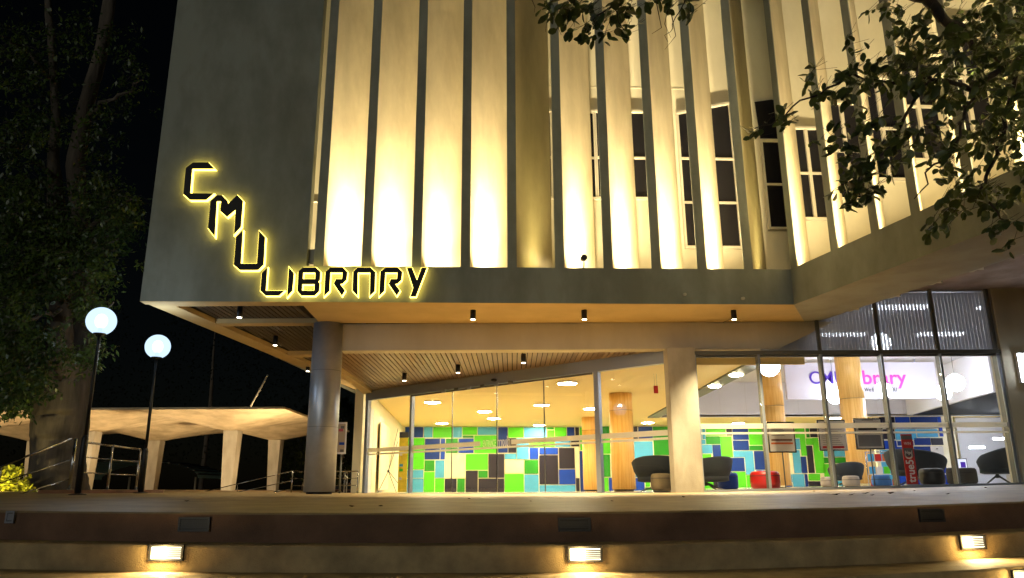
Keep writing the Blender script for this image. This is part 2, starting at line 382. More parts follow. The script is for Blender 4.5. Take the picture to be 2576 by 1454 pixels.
# floor of the gallery = soffit (front strip)
MB().plan([f1(s1(775, 800) - .15, 0, .0), B1, K, f1(s1(775, 800) - .15, 0, IW1)], ZS - .004, ZS - .0).build('soffit', M['soffit'], B)
MB().plan([f1(s1(775, 800) - .15, 0, TH + .01), B1 + (n1 + n2).normalized() * (TH + .02), K, f1(s1(775, 800) - .15, 0, IW1)], ZS + .001, ZS + .14).build('gallery_floor', M['inner'], B)
MB().plan([B1 + t2 * .002, f2(L2, 0, 0), k2, K + t2 * .002], ZS - .005, ZS - .001).build('soffit', plaster('wing_soffit_paint', (.34, .335, .275), .2), B)
MB().plan([B1 + t2 * .2 + n2 * (TH + .01), f2(L2, 0, TH + .01), k2, K + t2 * .002], ZS + .001, ZS + .14).build('gallery_floor', M['inner'], B)
MB().plan([k2 + t2 * .002 + n2 * .0, f2(L2, 0, 0) + t2 * .002, f2(L2 + .2, 0, 0), f2(L2 + .2, 0, IW2)], ZS, ZTOP).build('end_wall', M['wall'], B)
# thin shadow joint under the fascia
# fins
fin_edges1 = [(789, 810), (909, 931), (1036, 1059), (1159, 1181), (1277, 1300), (1397, 1419), (1519, 1542), (1640, 1662), (1755, 1779), (1872, 1894)]
fin_edges2 = [(1980, 2002, 681), (2089, 2108, 632), (2191, 2212, 594), (2292, 2311, 552)]
fin_s1 = [s1(a, 668) for a, b in fin_edges1]; fw = .152
fins = []
def fin(p, t, w, label=None):
    p = Vector((p.x, p.y, 0)); q = p + t * fw
    f = MB().plan([p, q, q + w, p + w], ZO - (.02 if True else 0), ZTOP)
    o = f.build('fin', M['fin'], B); o['label'] = label or 'tall lit concrete fin'
    return o
WALLFACE = M['wall']
def fin_full(p, t, w):
    o = fin(p + t * 0, t, w)
    del o['label']
    # fascia grey stands for the unlit front end, a 3 cm thick cap
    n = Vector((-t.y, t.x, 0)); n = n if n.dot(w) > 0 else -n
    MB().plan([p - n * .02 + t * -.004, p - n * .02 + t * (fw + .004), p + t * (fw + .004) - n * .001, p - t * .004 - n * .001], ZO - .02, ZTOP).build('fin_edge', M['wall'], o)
    return o
fp1 = []
for s in fin_s1:
    p = f1(s, 0, .03); fp1.append(p); fin_full(p, t1, wv)
w2 = Vector((.74, 1.20, 0)); d2 = w2.dot(n2); w2 = w2 * ((IW2 - .30) / d2)
fs2 = [s2(a, v) for a, b, v in fin_edges2]; fs2[0] = max(fs2[0], .02)
step2 = (fs2[3] - fs2[0]) / 3
while fs2[-1] + step2 < L2 - .2: fs2.append(fs2[-1] + step2)
fp2 = []
for s in fs2:
    p = f2(s, 0, .03); fp2.append(p); fin_full(p, t2, w2)
# uplights in the bays (in every fifth bay an added dim lamp, only for its tone)
WARM = (1.0, .77, .36)
fx = MB()
def uplight(p, tgt_side, wall_n, power=1.0, dim=False):
    h = ZS + .33
    f = MB().tube([(p.x, p.y, ZS + .142), (p.x, p.y, h - .02)], .055, 12).build('uplight', M['black'], B)
    for (ang, e, c) in ((125, 520 * power, (1, .80, .44)), (60, 1500 * power, (1, .80, .44)), (36, 2000 * power, (1, .79, .46)))[1 if dim else 0:]:
        tgt = Vector((p.x, p.y, h)) + Vector((0, 0, 3.0 if ang > 40 else 6.5)) + tgt_side * (.35 if ang > 60 else .42)
        spot('uplight_lamp', (p.x, p.y, h), tgt, e, ang, 1.0, c if not dim else (1, .78, .26), .42 if dim else .10, f)
bays1 = [(fp1[i], fp1[i + 1]) for i in range(9)] + [(fp1[9], fp2[0])]
for i, (a, b) in enumerate(bays1):
    m = a + t1 * .62 + n1 * .24
    uplight(m, (-t1 * .3 + n1 * .9), n1, .26 if i in (4, 9) else 1, i in (4, 9))
mm = f1(sE + .12, 0, .75); uplight(mm, (n1 * .3), n1, .4)
for i in range(len(fp2) - 1):
    a, b = fp2[i], fp2[i + 1]; m = a + t2 * .60 + w2 * .27
    uplight(m, (-t2 * .2 + n2 * .9), n2, .8)
# cornice line on gallery wall
MB().plan([f1(s1(1300, 300), 0, IW1 - .008), f1(s1(1860, 300), 0, IW1 - .008), f1(s1(1860, 300), 0, IW1 - .001), f1(s1(1300, 300), 0, IW1 - .001)], at_pl(1700, 225, f1(0, 0, IW1), n1).z, at_pl(1700, 222, f1(0, 0, IW1), n1).z).build('cornice', M['inner'], B)

def wall_win(P0, t, n, us, v_bot, v_tops, vs_tr, uref, parent, muls=()):
    """a window standing in plane P0/t/n between picture columns us; slanted head allowed"""
    pl = P0 - n * .0
    S = lambda u, v: (at_pl(u, v, pl, n) - P0).dot(t)
    Z = lambda u, v: at_pl(u, v, pl, n).z
    s0, s1_ = S(us[0], v_bot), S(us[1], v_bot)
    zb = Z(uref, v_bot); za, zc = [Z(uref, v) for v in v_tops]
    P = lambda s, z, d: Vector((P0.x, P0.y, 0)) + t * s - n * d + Vector((0, 0, z))
    zt_ = lambda s: za + (zc - za) * (s - s0) / (s1_ - s0)
    fr = MB().prism([P(s0, zb, 0.012), P(s1_, zb, .012), P(s1_, zc, .012), P(s0, za, .012)], -n * .002).build('window', M['gap'], parent)
    FW = .045
    def bar(a, b, z0, z1, z0b=None, z1b=None, d=.075):
        z0b = z0 if z0b is None else z0b; z1b = z1 if z1b is None else z1b
        MB().prism([P(a, z0, .016), P(b, z0b, .016), P(b, z1b, .016), P(a, z1, .016)], -n * (d - .016)).build('frame', M['trim'], fr)
    bar(s0 - FW, s1_ + FW, zb - FW, zb, d=.10)
    bar(s0 - FW, s1_ + FW, za, za + FW, zc, zc + FW, d=.10)
    bar(s0 - FW, s0, zb + .001, za - .001); bar(s1_, s1_ + FW, zb + .001, zc - .001)
    trs = sorted([Z(uref, v) for v in vs_tr]); ms = sorted([S(u, v_bot) for u in muls])
    for m in ms: bar(m - FW / 2, m + FW / 2, zb + .001, zt_(m) - .002, d=.070)
    cuts = [s0] + ms + [s1_]; zz = [zb] + trs
    for i in range(len(cuts) - 1):
        a = cuts[i] + (FW / 2 if i else 0); b = cuts[i + 1] - (FW / 2 if i < len(cuts) - 2 else 0)
        for z in trs: bar(a + .001, b - .001, z - .02, z + .02, d=.068)
        for j, z in enumerate(zz):
            top = zz[j + 1] - .02 if j + 1 < len(zz) else None
            lo = z + (.02 if j else 0)
            MB().prism([P(a, lo, .020), P(b, lo, .020), P(b, top if top else zt_(b), .020), P(a, top if top else zt_(a), .020)], -n * .006).build('pane', M['dglass'], fr)
    return fr
g1 = f1(0, 0, IW1)
wall_win(g1, t1, n1, (1368, 1498), 500, (287, 287), (400,), 1500, B, (1390,))
wall_win(g1, t1, n1, (1506, 1652), 500, (287, 287), (400,), 1600, B, (1574,))
wall_win(g1, t1, n1, (1727, 1873), 622, (292, 262), (402, 512), 1790, B, (1808, 1864))
zwb, zwm, zwt = 5.15, 6.07, 7.0
def win_abs(o, sa, sb, muls, par=B):
    P = lambda s, z, d: Vector((o.x, o.y, 0)) + t1 * s - n1 * d + Vector((0, 0, z)); FW = .045
    fr = MB().prism([P(sa, zwb, .012), P(sb, zwb, .012), P(sb, zwt, .012), P(sa, zwt, .012)], -n1 * .002).build('window', M['gap'], par)
    def bar(a, b, z0, z1, d=.07): MB().prism([P(a, z0, .016), P(b, z0, .016), P(b, z1, .016), P(a, z1, .016)], -n1 * (d - .016)).build('frame', M['trim'], fr)
    bar(sa - FW, sb + FW, zwb - FW, zwb, .1); bar(sa - FW, sb + FW, zwt, zwt + FW, .1); bar(sa - FW, sa, zwb + .001, zwt - .001); bar(sb, sb + FW, zwb + .001, zwt - .001)
    cs = [sa] + list(muls) + [sb]
    for m in muls: bar(m - .03, m + .03, zwb + .001, zwt - .001, .075)
    for i in range(len(cs) - 1):
        a = cs[i] + (.03 if i else 0); b = cs[i + 1] - (.03 if i < len(cs) - 2 else 0)
        bar(a + .001, b - .001, zwm - .02, zwm + .02, .066)
        for z0, z1 in ((zwb, zwm - .02), (zwm + .02, zwt)):
            MB().prism([P(a, z0, .02), P(b, z0, .02), P(b, z1, .02), P(a, z1, .02)], -n1 * .006).build('pane', M['dglass'], fr)
    return fr
sC = (at_pl(1937, 579, g1, n1) - g1).dot(t1)
win_abs(g1, sC, sC + .62, [])
Pc = lambda u, v: at_pl(u, v, g1, n1) - n1 * .02
MB().prism([Pc(1912, 352), Pc(1990, 350), Pc(1975, 262), Pc(1940, 252), Pc(1897, 258)], -n1 * .01).build('pane', M['dglass'], B)
# stepped window walls behind the second face, one in every bay
for i in range(len(fp2) - 1):
    b0 = fp2[i] + w2 + t2 * .0; b1 = fp2[i + 1] + w2
    c = Vector((b0.x + .80, b0.y, 0)); b0 = Vector((b0.x - .12, b0.y, 0)) if i == 0 else Vector((b0.x + .02, b0.y, 0))
    MB().plan([b0, c, c + Vector((0, .12, 0)), b0 + Vector((0, .12, 0))], ZS + .15, ZTOP).build('gallery_wall', M['inner'], B)
    MB().plan([c - Vector((.0, .002, 0)), Vector((b1.x + .05, b1.y + .125, 0)), Vector((b1.x + .15, b1.y + .125, 0)), c + Vector((.1, -.002, 0))], ZS + .15, ZTOP).build('gallery_wall', M['inner'], B)
    o = Vector((fp2[i].x + w2.x + .02, b0.y, 0))
    win_abs(o, .03, c.x - o.x - .08, [.25])
    MB().plan([b0 - Vector((0, .02, 0)), c - Vector((0, .02, 0)), c - Vector((0, .002, 0)), b0 - Vector((0, .002, 0))], ZO + .12, ZO + .15).build('cornice', M['inner'], B)
# small drain spouts, conduit
for (u, v) in ((1721, 741), (1867, 751)):
    p = at_pl(u, v, A1, n1); MB().tube([p + n1 * .01, p - n1 * .07 + Vector((0, 0, -.012))], .026, 10).build('drain_spout', M['trim'], B)
pc = [f1(s1(u, v), at_pl(u, v, A1, n1).z, .30) for u, v in ((791, 500), (790, 560), (786, 600), (786, 650))]
MB().tube(pc, .012, 6).build('conduit', M['alud'], B)
q = f1(s1(788, 480), at_pl(788, 484, A1, n1).z, .27); MB().box(q.x - .04, q.x + .04, q.y - .03, q.y + .03, q.z - .07, q.z + .07).build('junction_box', M['trim'], B)
q = f1(s1(781, 650), at_pl(781, 640, A1, n1).z, .12); MB().box(q.x - .05, q.x + .07, q.y - .03, q.y + .06, q.z - .12, q.z + .12).build('junction_box', M['alud'], B)

# ---------- underside on the left: border, cross beams, boards
xr = lambda y: -3.42 - .098 * (y - 13.0)                      # right border outer line
xl = lambda y: A1.x + (y - A1.y) * ((-4.56 + 6.11 - .25) / 11.8)
Zp = ZS + .09
def yl(x0, x1, y0, y1, z0, z1): return MB().plan([(x0(y0), y0), (x1(y0), y0), (x1(y1), y1), (x0(y1), y1)], z0, z1)
YE = 25.0
yl(xl, lambda y: xl(y) + .38, A1.y + .225, YE, ZS, Zp + .002).build('soffit_beam', M['soffit'], B)
yl(lambda y: xr(y) - .28, xr, 13.90, YE, ZS, Zp + .002).build('soffit_beam', M['soffit'], B)
yF = at_z(600, 770, ZS).y
yl(lambda y: xl(y) + .382, lambda y: min(xr(y), f1(s1(775, 800) - .16, 0).x), A1.y + .23, yF, ZS, Zp + .002).build('soffit_beam', M['soffit'], B)
MB().plan([pa, pb, pb + n1 * .222, pa + n1 * .222], ZS - .006, ZS - .001).build('soffit', M['soffit'], B)
bl = [yF]
for (va, vb) in ((821, 813.5), (900, 893), (953.6, 948), (992, 988), (1021, 1018)):
    ya = at_z(600, vb, ZS).y; yb = at_z(600, va, ZS).y
    yl(lambda y: xl(y) + .384, lambda y: xr(y) - .284 if ya > 13.8 else xr(y), ya, yb, ZS + .001, Zp + .001).build('soffit_beam', M['soffit'], B)
    bl += [ya, yb]
bl.append(YE)
pn = empty('left_wood_ceiling', (-5, 14, ZS), parent=B); pn.location = Vector((-5, 14, ZS)) - B.location; pn.name = 'wood_ceiling'
yl(xl, xr, A1.y + .24, YE, Zp + .03, Zp + .06).build('backing', M['gap'], pn)
for k in range(0, len(bl), 2):
    y0, y1 = bl[k] + .002, bl[k + 1] - .002
    if y1 - y0 < .1: continue
    x = -7.0; wd = .105
    while x < -3.0:
        # clip a board x..x+wd to the slanted borders
        lo, hi = x, x + wd - .018
        ya_, yb_ = y0, y1
        # left border moves right with y, right border moves left with y
        if lo < xl(y0) + .384: lo_ok = False
        else: lo_ok = True
        def ymax(xq):  # largest y for which xq is right of the left border
            return A1.y + (xq - .384 - A1.x) / ((-4.56 + 6.11 - .25) / 11.8)
        ye = min(yb_, ymax(lo)); 
        if k + 1 < len(bl):
            ye = min(ye, 13.0 + (-3.42 - .284 - hi) / .098 if k else 99)
        if ye - ya_ > .08 and hi < (-3.75 if k == 0 else 0):
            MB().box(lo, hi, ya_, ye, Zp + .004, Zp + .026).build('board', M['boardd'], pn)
        x += wd * (1 if k < 6 else 2.0)

# ---------- beam over the entrance, haunch to the right
YB = 13.84; ZB = at_y(1288, 880, YB).z; ZG = 2.70
xb0 = at_y(858, 846, YB).x; 
poly = [(xb0, ZB), (at_y(1962, 878, YB).x, ZB), (at_y(2100, 815, YB).x, ZS - .006), (xb0, ZS - .006)]
MB().prism([(x, YB, z) for x, z in poly], (0, .32, 0)).build('entrance_beam', M['trim'], B, bevel=.012)
# big steel column
cx, cy, cr = -3.44, 13.86, .275
MB().lathe((cx, cy, 0), [(cr, .155), (cr, 1.6), (cr, ZS - .008)], 40).build('round_column', M['steel'], B)
o = MB().lathe((cx, cy, 0), [(cr + .002, .0), (cr + .002, 1.48)], 40)
MB().lathe((cx, cy, 0), [(cr - .05, terr_z(cx, cy) - .02), (cr - .05, .155)], 32).build('column_base', M['black'], B)
for zz in (1.28, 2.3): MB().lathe((cx, cy, 0), [(cr + .0015, zz), (cr + .0015, zz + .006)], 40).build('column_joint', M['alud'], B)

# ---------- wood ceiling above the entrance
G0 = Vector((-3.81, 19.9, 0)); G1 = Vector((2.99, 14.0, 0))
tg = (G1 - G0).normalized(); ng = Vector((-tg.y, tg.x, 0)); 
if ng.y < 0: ng = -ng
wc = empty('wood_ceiling', Vector((0, 15, ZG)) - B.location, parent=B)
def yglass(x): return G0.y + (x - G0.x) * (G1.y - G0.y) / (G1.x - G0.x)
MB().plan([(-3.75, YB + .33), (G1.x + .1, YB + .33), (G1.x + .1, yglass(G1.x + .1) + .4), (-4.0, 20.3)], ZG + .03, ZG + .05).build('backing', M['gap'], wc)
x = -3.62; wd = .098
while x < G1.x - .05:
    hi = x + wd - .018; y1a = yglass(x) - .03; y1b = yglass(hi) - .03; y0 = YB + .325
    if y1b - y0 > .05: MB().plan([(x, y0), (hi, y0), (hi, y1b), (x, y1a)], ZG + .003, ZG + .025).build('board', M['board'], wc)
    x += wd
MB().plan([(-3.715, YB + .33), (-3.66, YB + .33), (-3.66, 19.75), (-3.93, 19.98)], ZG - .06, ZS - .01).build('ceiling_border', M['soffit'], B)

# ---------- oblique entrance glazing
EG = empty('entrance_glazing', Vector((0, 17, 0)) - B.location, parent=B); base_EG = EG
def gs(u, v): return (at_pl(u, v, G0, ng) - G0).dot(tg)
LG = (G1 - G0).length
def gq(s, z, d=0): p = G0 + tg * s + ng * d; return Vector((p.x, p.y, z))
def gbox(sa, sb, z0, z1, d0, d1, name, m, par):
    return MB().prism([gq(sa, z0, d0), gq(sb, z0, d0), gq(sb, z1, d0), gq(sa, z1, d0)], ng * (d1 - d0)).build(name, m, par)
zfl = .09
ZH = 2.46
gbox(0, LG, ZH, ZG + .025, -.06, .06, 'header', M['alu'], EG)
gbox(0, LG, zfl, zfl + .03, -.045, .045, 'threshold', M['alu'], EG)
sm = [gs(1035, 1100), gs(1507, 1100)]
for (s, w, nm) in ((.05, .10, 'mullion'), (sm[0], .07, 'mullion'), (sm[1], .11, 'mullion'), (LG - .06, .08, 'mullion')):
    gbox(s - w / 2, s + w / 2, zfl + .031, ZH - .001, -.05, .05, nm, M['alu'], EG)
cuts = [0.10, sm[0] - .035, sm[0] + .035, gs(1137, 1100), gs(1250, 1100), gs(1370, 1100), sm[1] - .055, sm[1] + .055, LG - .1]
pan = [(cuts[0], cuts[1]), (cuts[2], cuts[3]), (cuts[3], cuts[4]), (cuts[4], cuts[5]), (cuts[5], cuts[6]), (cuts[7], cuts[8])]
for i, (a, b) in enumerate(pan):
    gbox(a + .006, b - .006, zfl + .04, ZH - .002, -.006 + (.03 if i in (2, 3) else 0), .006 + (.03 if i in (2, 3) else 0), 'pane', M['glass'], EG)
for s in (gs(1137, 1100), gs(1250, 1100), gs(1370, 1100)):
    gbox(s - .009, s + .009, zfl + .04, ZH - .03, -.008, .008, 'door_seal', M['chrome'] if s != gs(1370, 1100) else M['alud'], EG)
gbox(sm[0] + .04, sm[1] - .06, ZH - .05, ZH - .012, -.085, -.062, 'sliding_track', M['alud'], EG)
for k in range(6):
    s = sm[0] + 1.15 + k * .42; gbox(s, s + .11, ZH - .045, ZH + .02, -.12, -.088, 'track_roller', M['alud'] if k % 2 else M['alu'], EG)
q = gq((sm[0] + sm[1]) / 2 + .05, ZH + .09, -.10); MB().ball(q, .055, 14, 8, (1.3, .6, .6)).build('door_sensor', M['black'], EG)
# vinyl bands and words
ZV1, ZV2, ZV3, ZV4 = [at_pl(1650, v, G0, ng).z for v in (1089, 1076, 1096, 1101)]
ZV1 = at_pl(1600, 1100, G0, ng).z; ZV2 = at_pl(1600, 1086, G0, ng).z; ZV4 = at_pl(1600, 1104, G0, ng).z; ZV3 = at_pl(1600, 1110, G0, ng).z
se0, se1 = gs(1209, 1115), gs(1287, 1115)
for (a, b) in ((.12, sm[0] - .04), (sm[0] + .04, se0), (se1, sm[1] - .06), (sm[1] + .06, LG - .1)):
    gbox(a, b, ZV1, ZV2, -.012, -.009, 'vinyl_band', M['vinyl'], EG)
for (a, b) in ((.12, sm[0] - .04), (sm[0] + .04, sm[1] - .06), (sm[1] + .06, LG - .1)):
    gbox(a, b, ZV3, ZV4, -.012, -.009, 'vinyl_band', M['vinyl'], EG)
zc_ = (ZV1 + ZV2) / 2
sa, sb = gs(1216, 1115), gs(1248, 1115)
put_text('lettering', 'ENTRANCE', gq(sa, zc_ - .075, -.012), sb - sa, .15, tg, up, M['vinyl'], EG, .001, .004)
sa, sb = gs(1253, 1115), gs(1284, 1115)
put_text('lettering', 'ทางเข้า', gq(sa, zc_ - .085, -.012), sb - sa, .22, tg, up, M['vinyl'], EG, .001, .006)
sa = gs(1826, 1100)

# ---------- pillar and right hand glazing (plane y = 13.75)
YG = 13.76
xp0, xp1 = at_y(1691, 1050, YG).x, at_y(1755, 1050, YG).x
xp0 = at_y(1688, 1060, YG - .1).x
MB().box(xp0, xp1, YG - .12, YG + .25, terr_z(4, 13.7) - .02, ZB - .002).build('pillar', M['colc'], B, bevel=.01)
RG = empty('glazed_front', Vector((6, YG, 0)) - B.location, parent=B)
mx = [at_y(u, v, YG).x for u, v in ((1756, 1050), (1921, 1050), (2081, 1050), (2236, 1050), (2386, 1050), (2534, 1050))]
ztop = at_y(2487, 728, YG).z
def tb(x): return terr_z(x, YG) + .0
z882 = at_y(2100, 882, YG).z
MB().box(mx[0], mx[5] + .06, YG - .04, YG + .05, z882 - .07, z882).build('transom', M['alud'], RG)
MB().prism([(mx[0], YG - .045, tb(mx[0]) - .03), (mx[5] + .1, YG - .045, tb(mx[5]) - .03), (mx[5] + .1, YG - .045, tb(mx[5]) + .035), (mx[0], YG - .045, tb(mx[0]) + .035)], (0, .1, 0)).build('sill', M['alu'], RG)
for i, x in enumerate(mx):
    w = .05 if i in (0, 5) else .04
    MB().box(x - w / 2, x + w / 2, YG - .045, YG + .045, tb(x) + .03, z882 - .071).build('mullion', M['alu'], RG)
    MB().box(x - w / 2 - .004, x + w / 2 + .004, YG - .02, YG + .10, tb(x) + .03, z882 - .072).build('mullion', M['alud'], RG)
    if i > 1: MB().box(x - .026, x + .026, YG - .03, YG + .04, z882 + .001, ztop + .3).build('mullion', M['alud'], RG)
for i in range(5):
    a, b = mx[i] + .028, mx[i + 1] - .028
    MB().box(a, b, YG - .004, YG + .004, tb(b) + .036, z882 - .072).build('pane', M['glass'], RG)
    if i: MB().box(a + .01, b - .01, YG - .004, YG + .004, z882 + .001, ztop + .3).build('pane', M['glass'], RG)
    MB().box(a, b, YG + .02, YG + .09, z882 - .105, z882 - .073).build('blind_cassette', M['alud'], RG)
    zb1, zb2 = at_y(1757, 1079, YG).z, at_y(1757, 1066, YG).z; zb3, zb4 = at_y(1757, 1093, YG).z, at_y(1757, 1088, YG).z
    MB().box(a, b, YG - .009, YG - .006, zb1, zb2).build('vinyl_band', M['vinyl'], RG)
    MB().box(a, b, YG - .009, YG - .006, zb3, zb4).build('vinyl_band', M['vinyl'], RG)
for uu in (1828, 2210, 2360, 2500):
    u_ = uu; x = at_y(u_, 1072, YG).x
    put_text('lettering', 'LIBRARY CMUL', (x, YG - .011, (zb1 + zb2) / 2 - .018), .26, .036, (1, 0, 0), up, M['paper'], RG, .0005)
# vertical blinds in the clerestory
BL = empty('vertical_blind', Vector((7, YG + .15, 2.7)) - B.location, parent=B)
x = mx[1] + .1
while x < mx[5] + .02:
    if True:
        a = R(11)
        MB().prism([(x, YG + .13, z882 + .03), (x + .067 * math.cos(a), YG + .13 + .067 * math.sin(a), z882 + .03), (x + .067 * math.cos(a), YG + .13 + .067 * math.sin(a), ztop - .02), (x, YG + .13, ztop - .02)], (-.003, .004, 0)).build('blind_slat', M['slat'], BL)
    x += .066
MB().box(mx[0], mx[5], YG + .1, YG + .2, ztop - .015, ztop + .05).build('blind_rail', M['alu'], BL)
# wall right of the glazing, ceiling of the canopy beyond the strip
MB().plan([(mx[5] + .065, YG - .05), (11.5, YG - .05), (11.5, YG + .3), (mx[5] + .065, YG + .3)], -.1, ztop + .3).build('end_wall', M['inner'], B)  # paler render stands in for light bounced off the terrace
cw = plaster('canopy_underside', (.40, .31, .26), .45)
xs_ = f2(L2, 0, IW2)
MB().plan([K + n2 * .26 + n1 * .0, (12.5, 14.4), (12.5, 6.5), (xs_.x + .3, xs_.y)], ztop + .004, ztop + .2).build('canopy_ceiling', cw, B)

# ================================================================== INSIDE THE LIBRARY
FLZ = lambda x, y: terr_z(x, y) + .006
fr_ = lambda x: yglass(x) - .02 if x < G1.x else 13.80
xs = [-5.4 + i * .6 for i in range(37)]
mb = MB(); n = len(xs); R_ = 12
vs = []
for k in range(R_):
    for x in xs:
        y = fr_(max(x, -3.9)) + (34 - fr_(max(x, -3.9))) * k / (R_ - 1); vs.append((x, y, FLZ(x, y)))
mb.add(vs, [(k * n + i, k * n + i + 1, (k + 1) * n + i + 1, (k + 1) * n + i) for k in range(R_ - 1) for i in range(n - 1)])
mb.build('lobby_floor', M['floor'], B)
ZC = 2.85; YT = 33.0; XV = 5.13
MB().plan([(G0.x - .1, G0.y + .1), (G1.x, G1.y + .09), (XV, 14.05), (XV, 29.1), (19, 29.1), (19, YT), (-5.2, YT)], ZC, ZC + .06).build('lobby_ceiling', M['ceil'], B)
MB().prism([gq(-.1, ZG + .03, .0), gq(LG, ZG + .03, .0), gq(LG, ZS + .1, .0), gq(-.1, ZS + .1, .0)], ng * .06).build('bulkhead', M['inner'], B)
MB().box(G1.x, XV + .4, YB + .33, YB + .36, ZB - .25, ZS + .4).build('bulkhead', M['ceil'], B)
MB().plan([(XV, 14.1), (XV + .42, 14.1), (XV + .42, 29.0), (XV, 29.0)], ZC - .05, ZC + .9).build('void_edge', M['alud'], B)
HC = 4.15
MB().plan([(XV + .42, 14.0), (19, 14.0), (19, 29.1), (XV + .42, 29.1)], HC, HC + .06).build('hall_ceiling', M['lav'], B)
MB().box(XV + .42, 19, 29.1, 29.2, ZC - .02, HC).build('upper_wall', M['wht'], B)
for k in range(14):
    x = XV + .8 + k * 1.0
    MB().box(x, x + .012, 29.092, 29.099, ZC, HC - .02).build('joint', M['lav'], B)
# oblique white bulkhead on the right with a ribbed dark ceiling under it
ra = Vector((15.0, 29.0, 0)); rb = Vector((13.88, 21.84, 0)); rc = Vector((12.3, 13.95, 0))
MB().plan([ra, rb, rb + Vector((.15, 0, 0)), ra + Vector((.15, 0, 0))], ZC, HC - .01).build('upper_wall', M['wht'], B)
0 and MB().plan([rb + Vector((0, -.002, 0)), rc, rc + Vector((.15, 0, 0)), rb + Vector((.15, -.002, 0))], ZC - .6, HC - .01).build('upper_wall', M['wht'], B)
rc0 = empty('ribbed_ceiling', Vector((16, 24, ZC)) - B.location, parent=B)
MB().plan([(14.1, 16), (22, 16), (22, 29), (15.2, 29), (14.1, 22)], ZC + .06, ZC + .1).build('backing', M['gap'], rc0)
for k in range(44):
    y = 16.2 + k * .29; MB().box((15.2 - (29 - y) * .1564) if y > 21.9 else 14.1, 22, y, y + .10, ZC + .0, ZC + .055).build('rib', M['ribs'], rc0)
MB().box(-5.6, 20.5, YT + .002, YT + .2, 0, 3.6).build('back_wall', M['cream'], B)
MB().plan([(-3.93, 19.98), (-4.72, YT), (-4.95, YT), (-4.15, 19.98)], 0, ZC).build('side_wall', M['cream'], B)
MB().box(21.9, 22.1, 13.9, YT + .2, 0, HC).build('side_wall', M['wht'], B)
# partition on the left: panels in perspective with door leaf and hanging curtain
for k in range(4):
    y0 = 20.6 + k * 1.55; X = lambda y: -3.93 - (y - 19.98) * (.79 / 13.02) + .03
    MB().plan([(X(y0), y0), (X(y0 + 1.5), y0 + 1.5), (X(y0 + 1.5) - .02, y0 + 1.5), (X(y0) - .02, y0)], .12, 2.45 if k < 3 else 2.3).build('partition_panel', M['cream'] if k % 2 else M['wht'], B)
cb = MB(); pts = []
for i in range(60):
    y = 23.2 + i * .045; pts.append((-3.93 - (y - 19.98) * .0607 + .12 + .05 * math.sin(i * 1.25), y))
vs = [(x, y, z) for z in (.2, 2.2) for x, y in pts]
cb.add(vs, [(i, i + 1, i + 61, i + 60) for i in range(59)], True); cb.build('curtain', M['cream'], B)

# ---------- mosaic of coloured panels
tw = empty('tile_wall', Vector((3, YT, .1)) - B.location, parent=B)
def tiles(lst, src, sc, Y):
    for (a, b, c, d, k) in lst:
        u0, v0, u1, v1 = [(src[i % 2] + q / sc) * .8656 for i, q in enumerate((a, b, c, d))]
        p = at_y((u0 + u1) / 2, v1, Y); z1 = at_y((u0 + u1) / 2, v0, Y).z; x0 = at_y(u0, (v0 + v1) / 2, Y).x; x1 = at_y(u1, (v0 + v1) / 2, Y).x
        z0 = max(p.z, .06 if v1 < 1225 else -.05)
        MB().box(x0 + .010, x1 - .010, Y - .03, Y, z0 + .010, min(z1, ZC) - .010).build('tile', M['t' + k], tw)
SA = [(1075,300,1340,455,'N'),(1345,300,1475,455,'S'),(1480,300,1760,458,'G'),(1765,300,1897,458,'S'),(1903,300,2115,418,'G'),(1903,424,2065,460,'D'),(2120,300,2404,418,'S'),(2070,424,2404,680,'G'),
(1075,460,1355,915,'G'),(1360,466,1580,772,'N'),(1585,466,1655,772,'B'),(1660,466,1838,680,'D'),(1842,466,2065,680,'B'),(1355,780,1502,940,'D'),(1508,780,1645,1035,'S'),(1650,685,1942,1038,'W'),
(1075,920,1340,1038,'S'),(1075,1044,1340,1290,'S'),(1345,947,1500,1290,'G'),(1505,1040,1640,1290,'G'),(1645,1042,1820,1290,'K'),(1825,1042,1937,1290,'D'),(1947,688,2270,922,'G'),(1945,928,2125,1290,'K'),
(2130,930,2268,1036,'D'),(2276,688,2505,1036,'K'),(2130,1042,2400,1290,'K'),(2405,1042,2505,1290,'K')]
SB = [(35,303,178,675,'N'),(182,303,402,455,'G'),(182,460,302,675,'K'),(305,460,484,768,'S'),(130,685,303,768,'S'),(408,303,736,455,'S'),(740,303,842,340,'D'),(740,345,848,455,'G'),(852,303,1022,455,'G'),
(1028,303,1140,455,'N'),(1146,303,1205,455,'K'),(488,460,852,592,'G'),(856,460,1080,590,'S'),(1084,460,1205,585,'K'),(490,600,620,768,'B'),(626,600,902,700,'B'),(912,600,1142,905,'K'),(1147,590,1210,1030,'W'),
(628,706,905,1130,'K'),(912,910,1150,1130,'B'),(415,776,620,978,'D'),(130,776,410,970,'W'),(130,975,410,1290,'G'),(415,985,624,1290,'S'),(630,1136,1154,1290,'S'),(1158,1035,1212,1290,'K'),
(1215,303,1520,640,'G'),(1215,645,1520,1290,'N'),(1525,293,1640,440,'D'),(1525,445,1655,690,'G'),(1525,695,1655,1022,'D'),(1525,1028,1628,1290,'G'),(1633,1028,1700,1290,'B'),
(1660,293,1970,700,'G'),(1705,705,1960,1290,'N'),(1975,293,2048,500,'K'),(2054,293,2265,500,'N'),(1975,508,2275,1028,'S'),(2270,293,2580,708,'D'),(2280,715,2600,1085,'W'),(1965,1033,2150,1290,'B'),
(2155,1033,2225,1165,'G'),(2155,1170,2290,1290,'D'),(2230,1090,2600,1165,'N')]
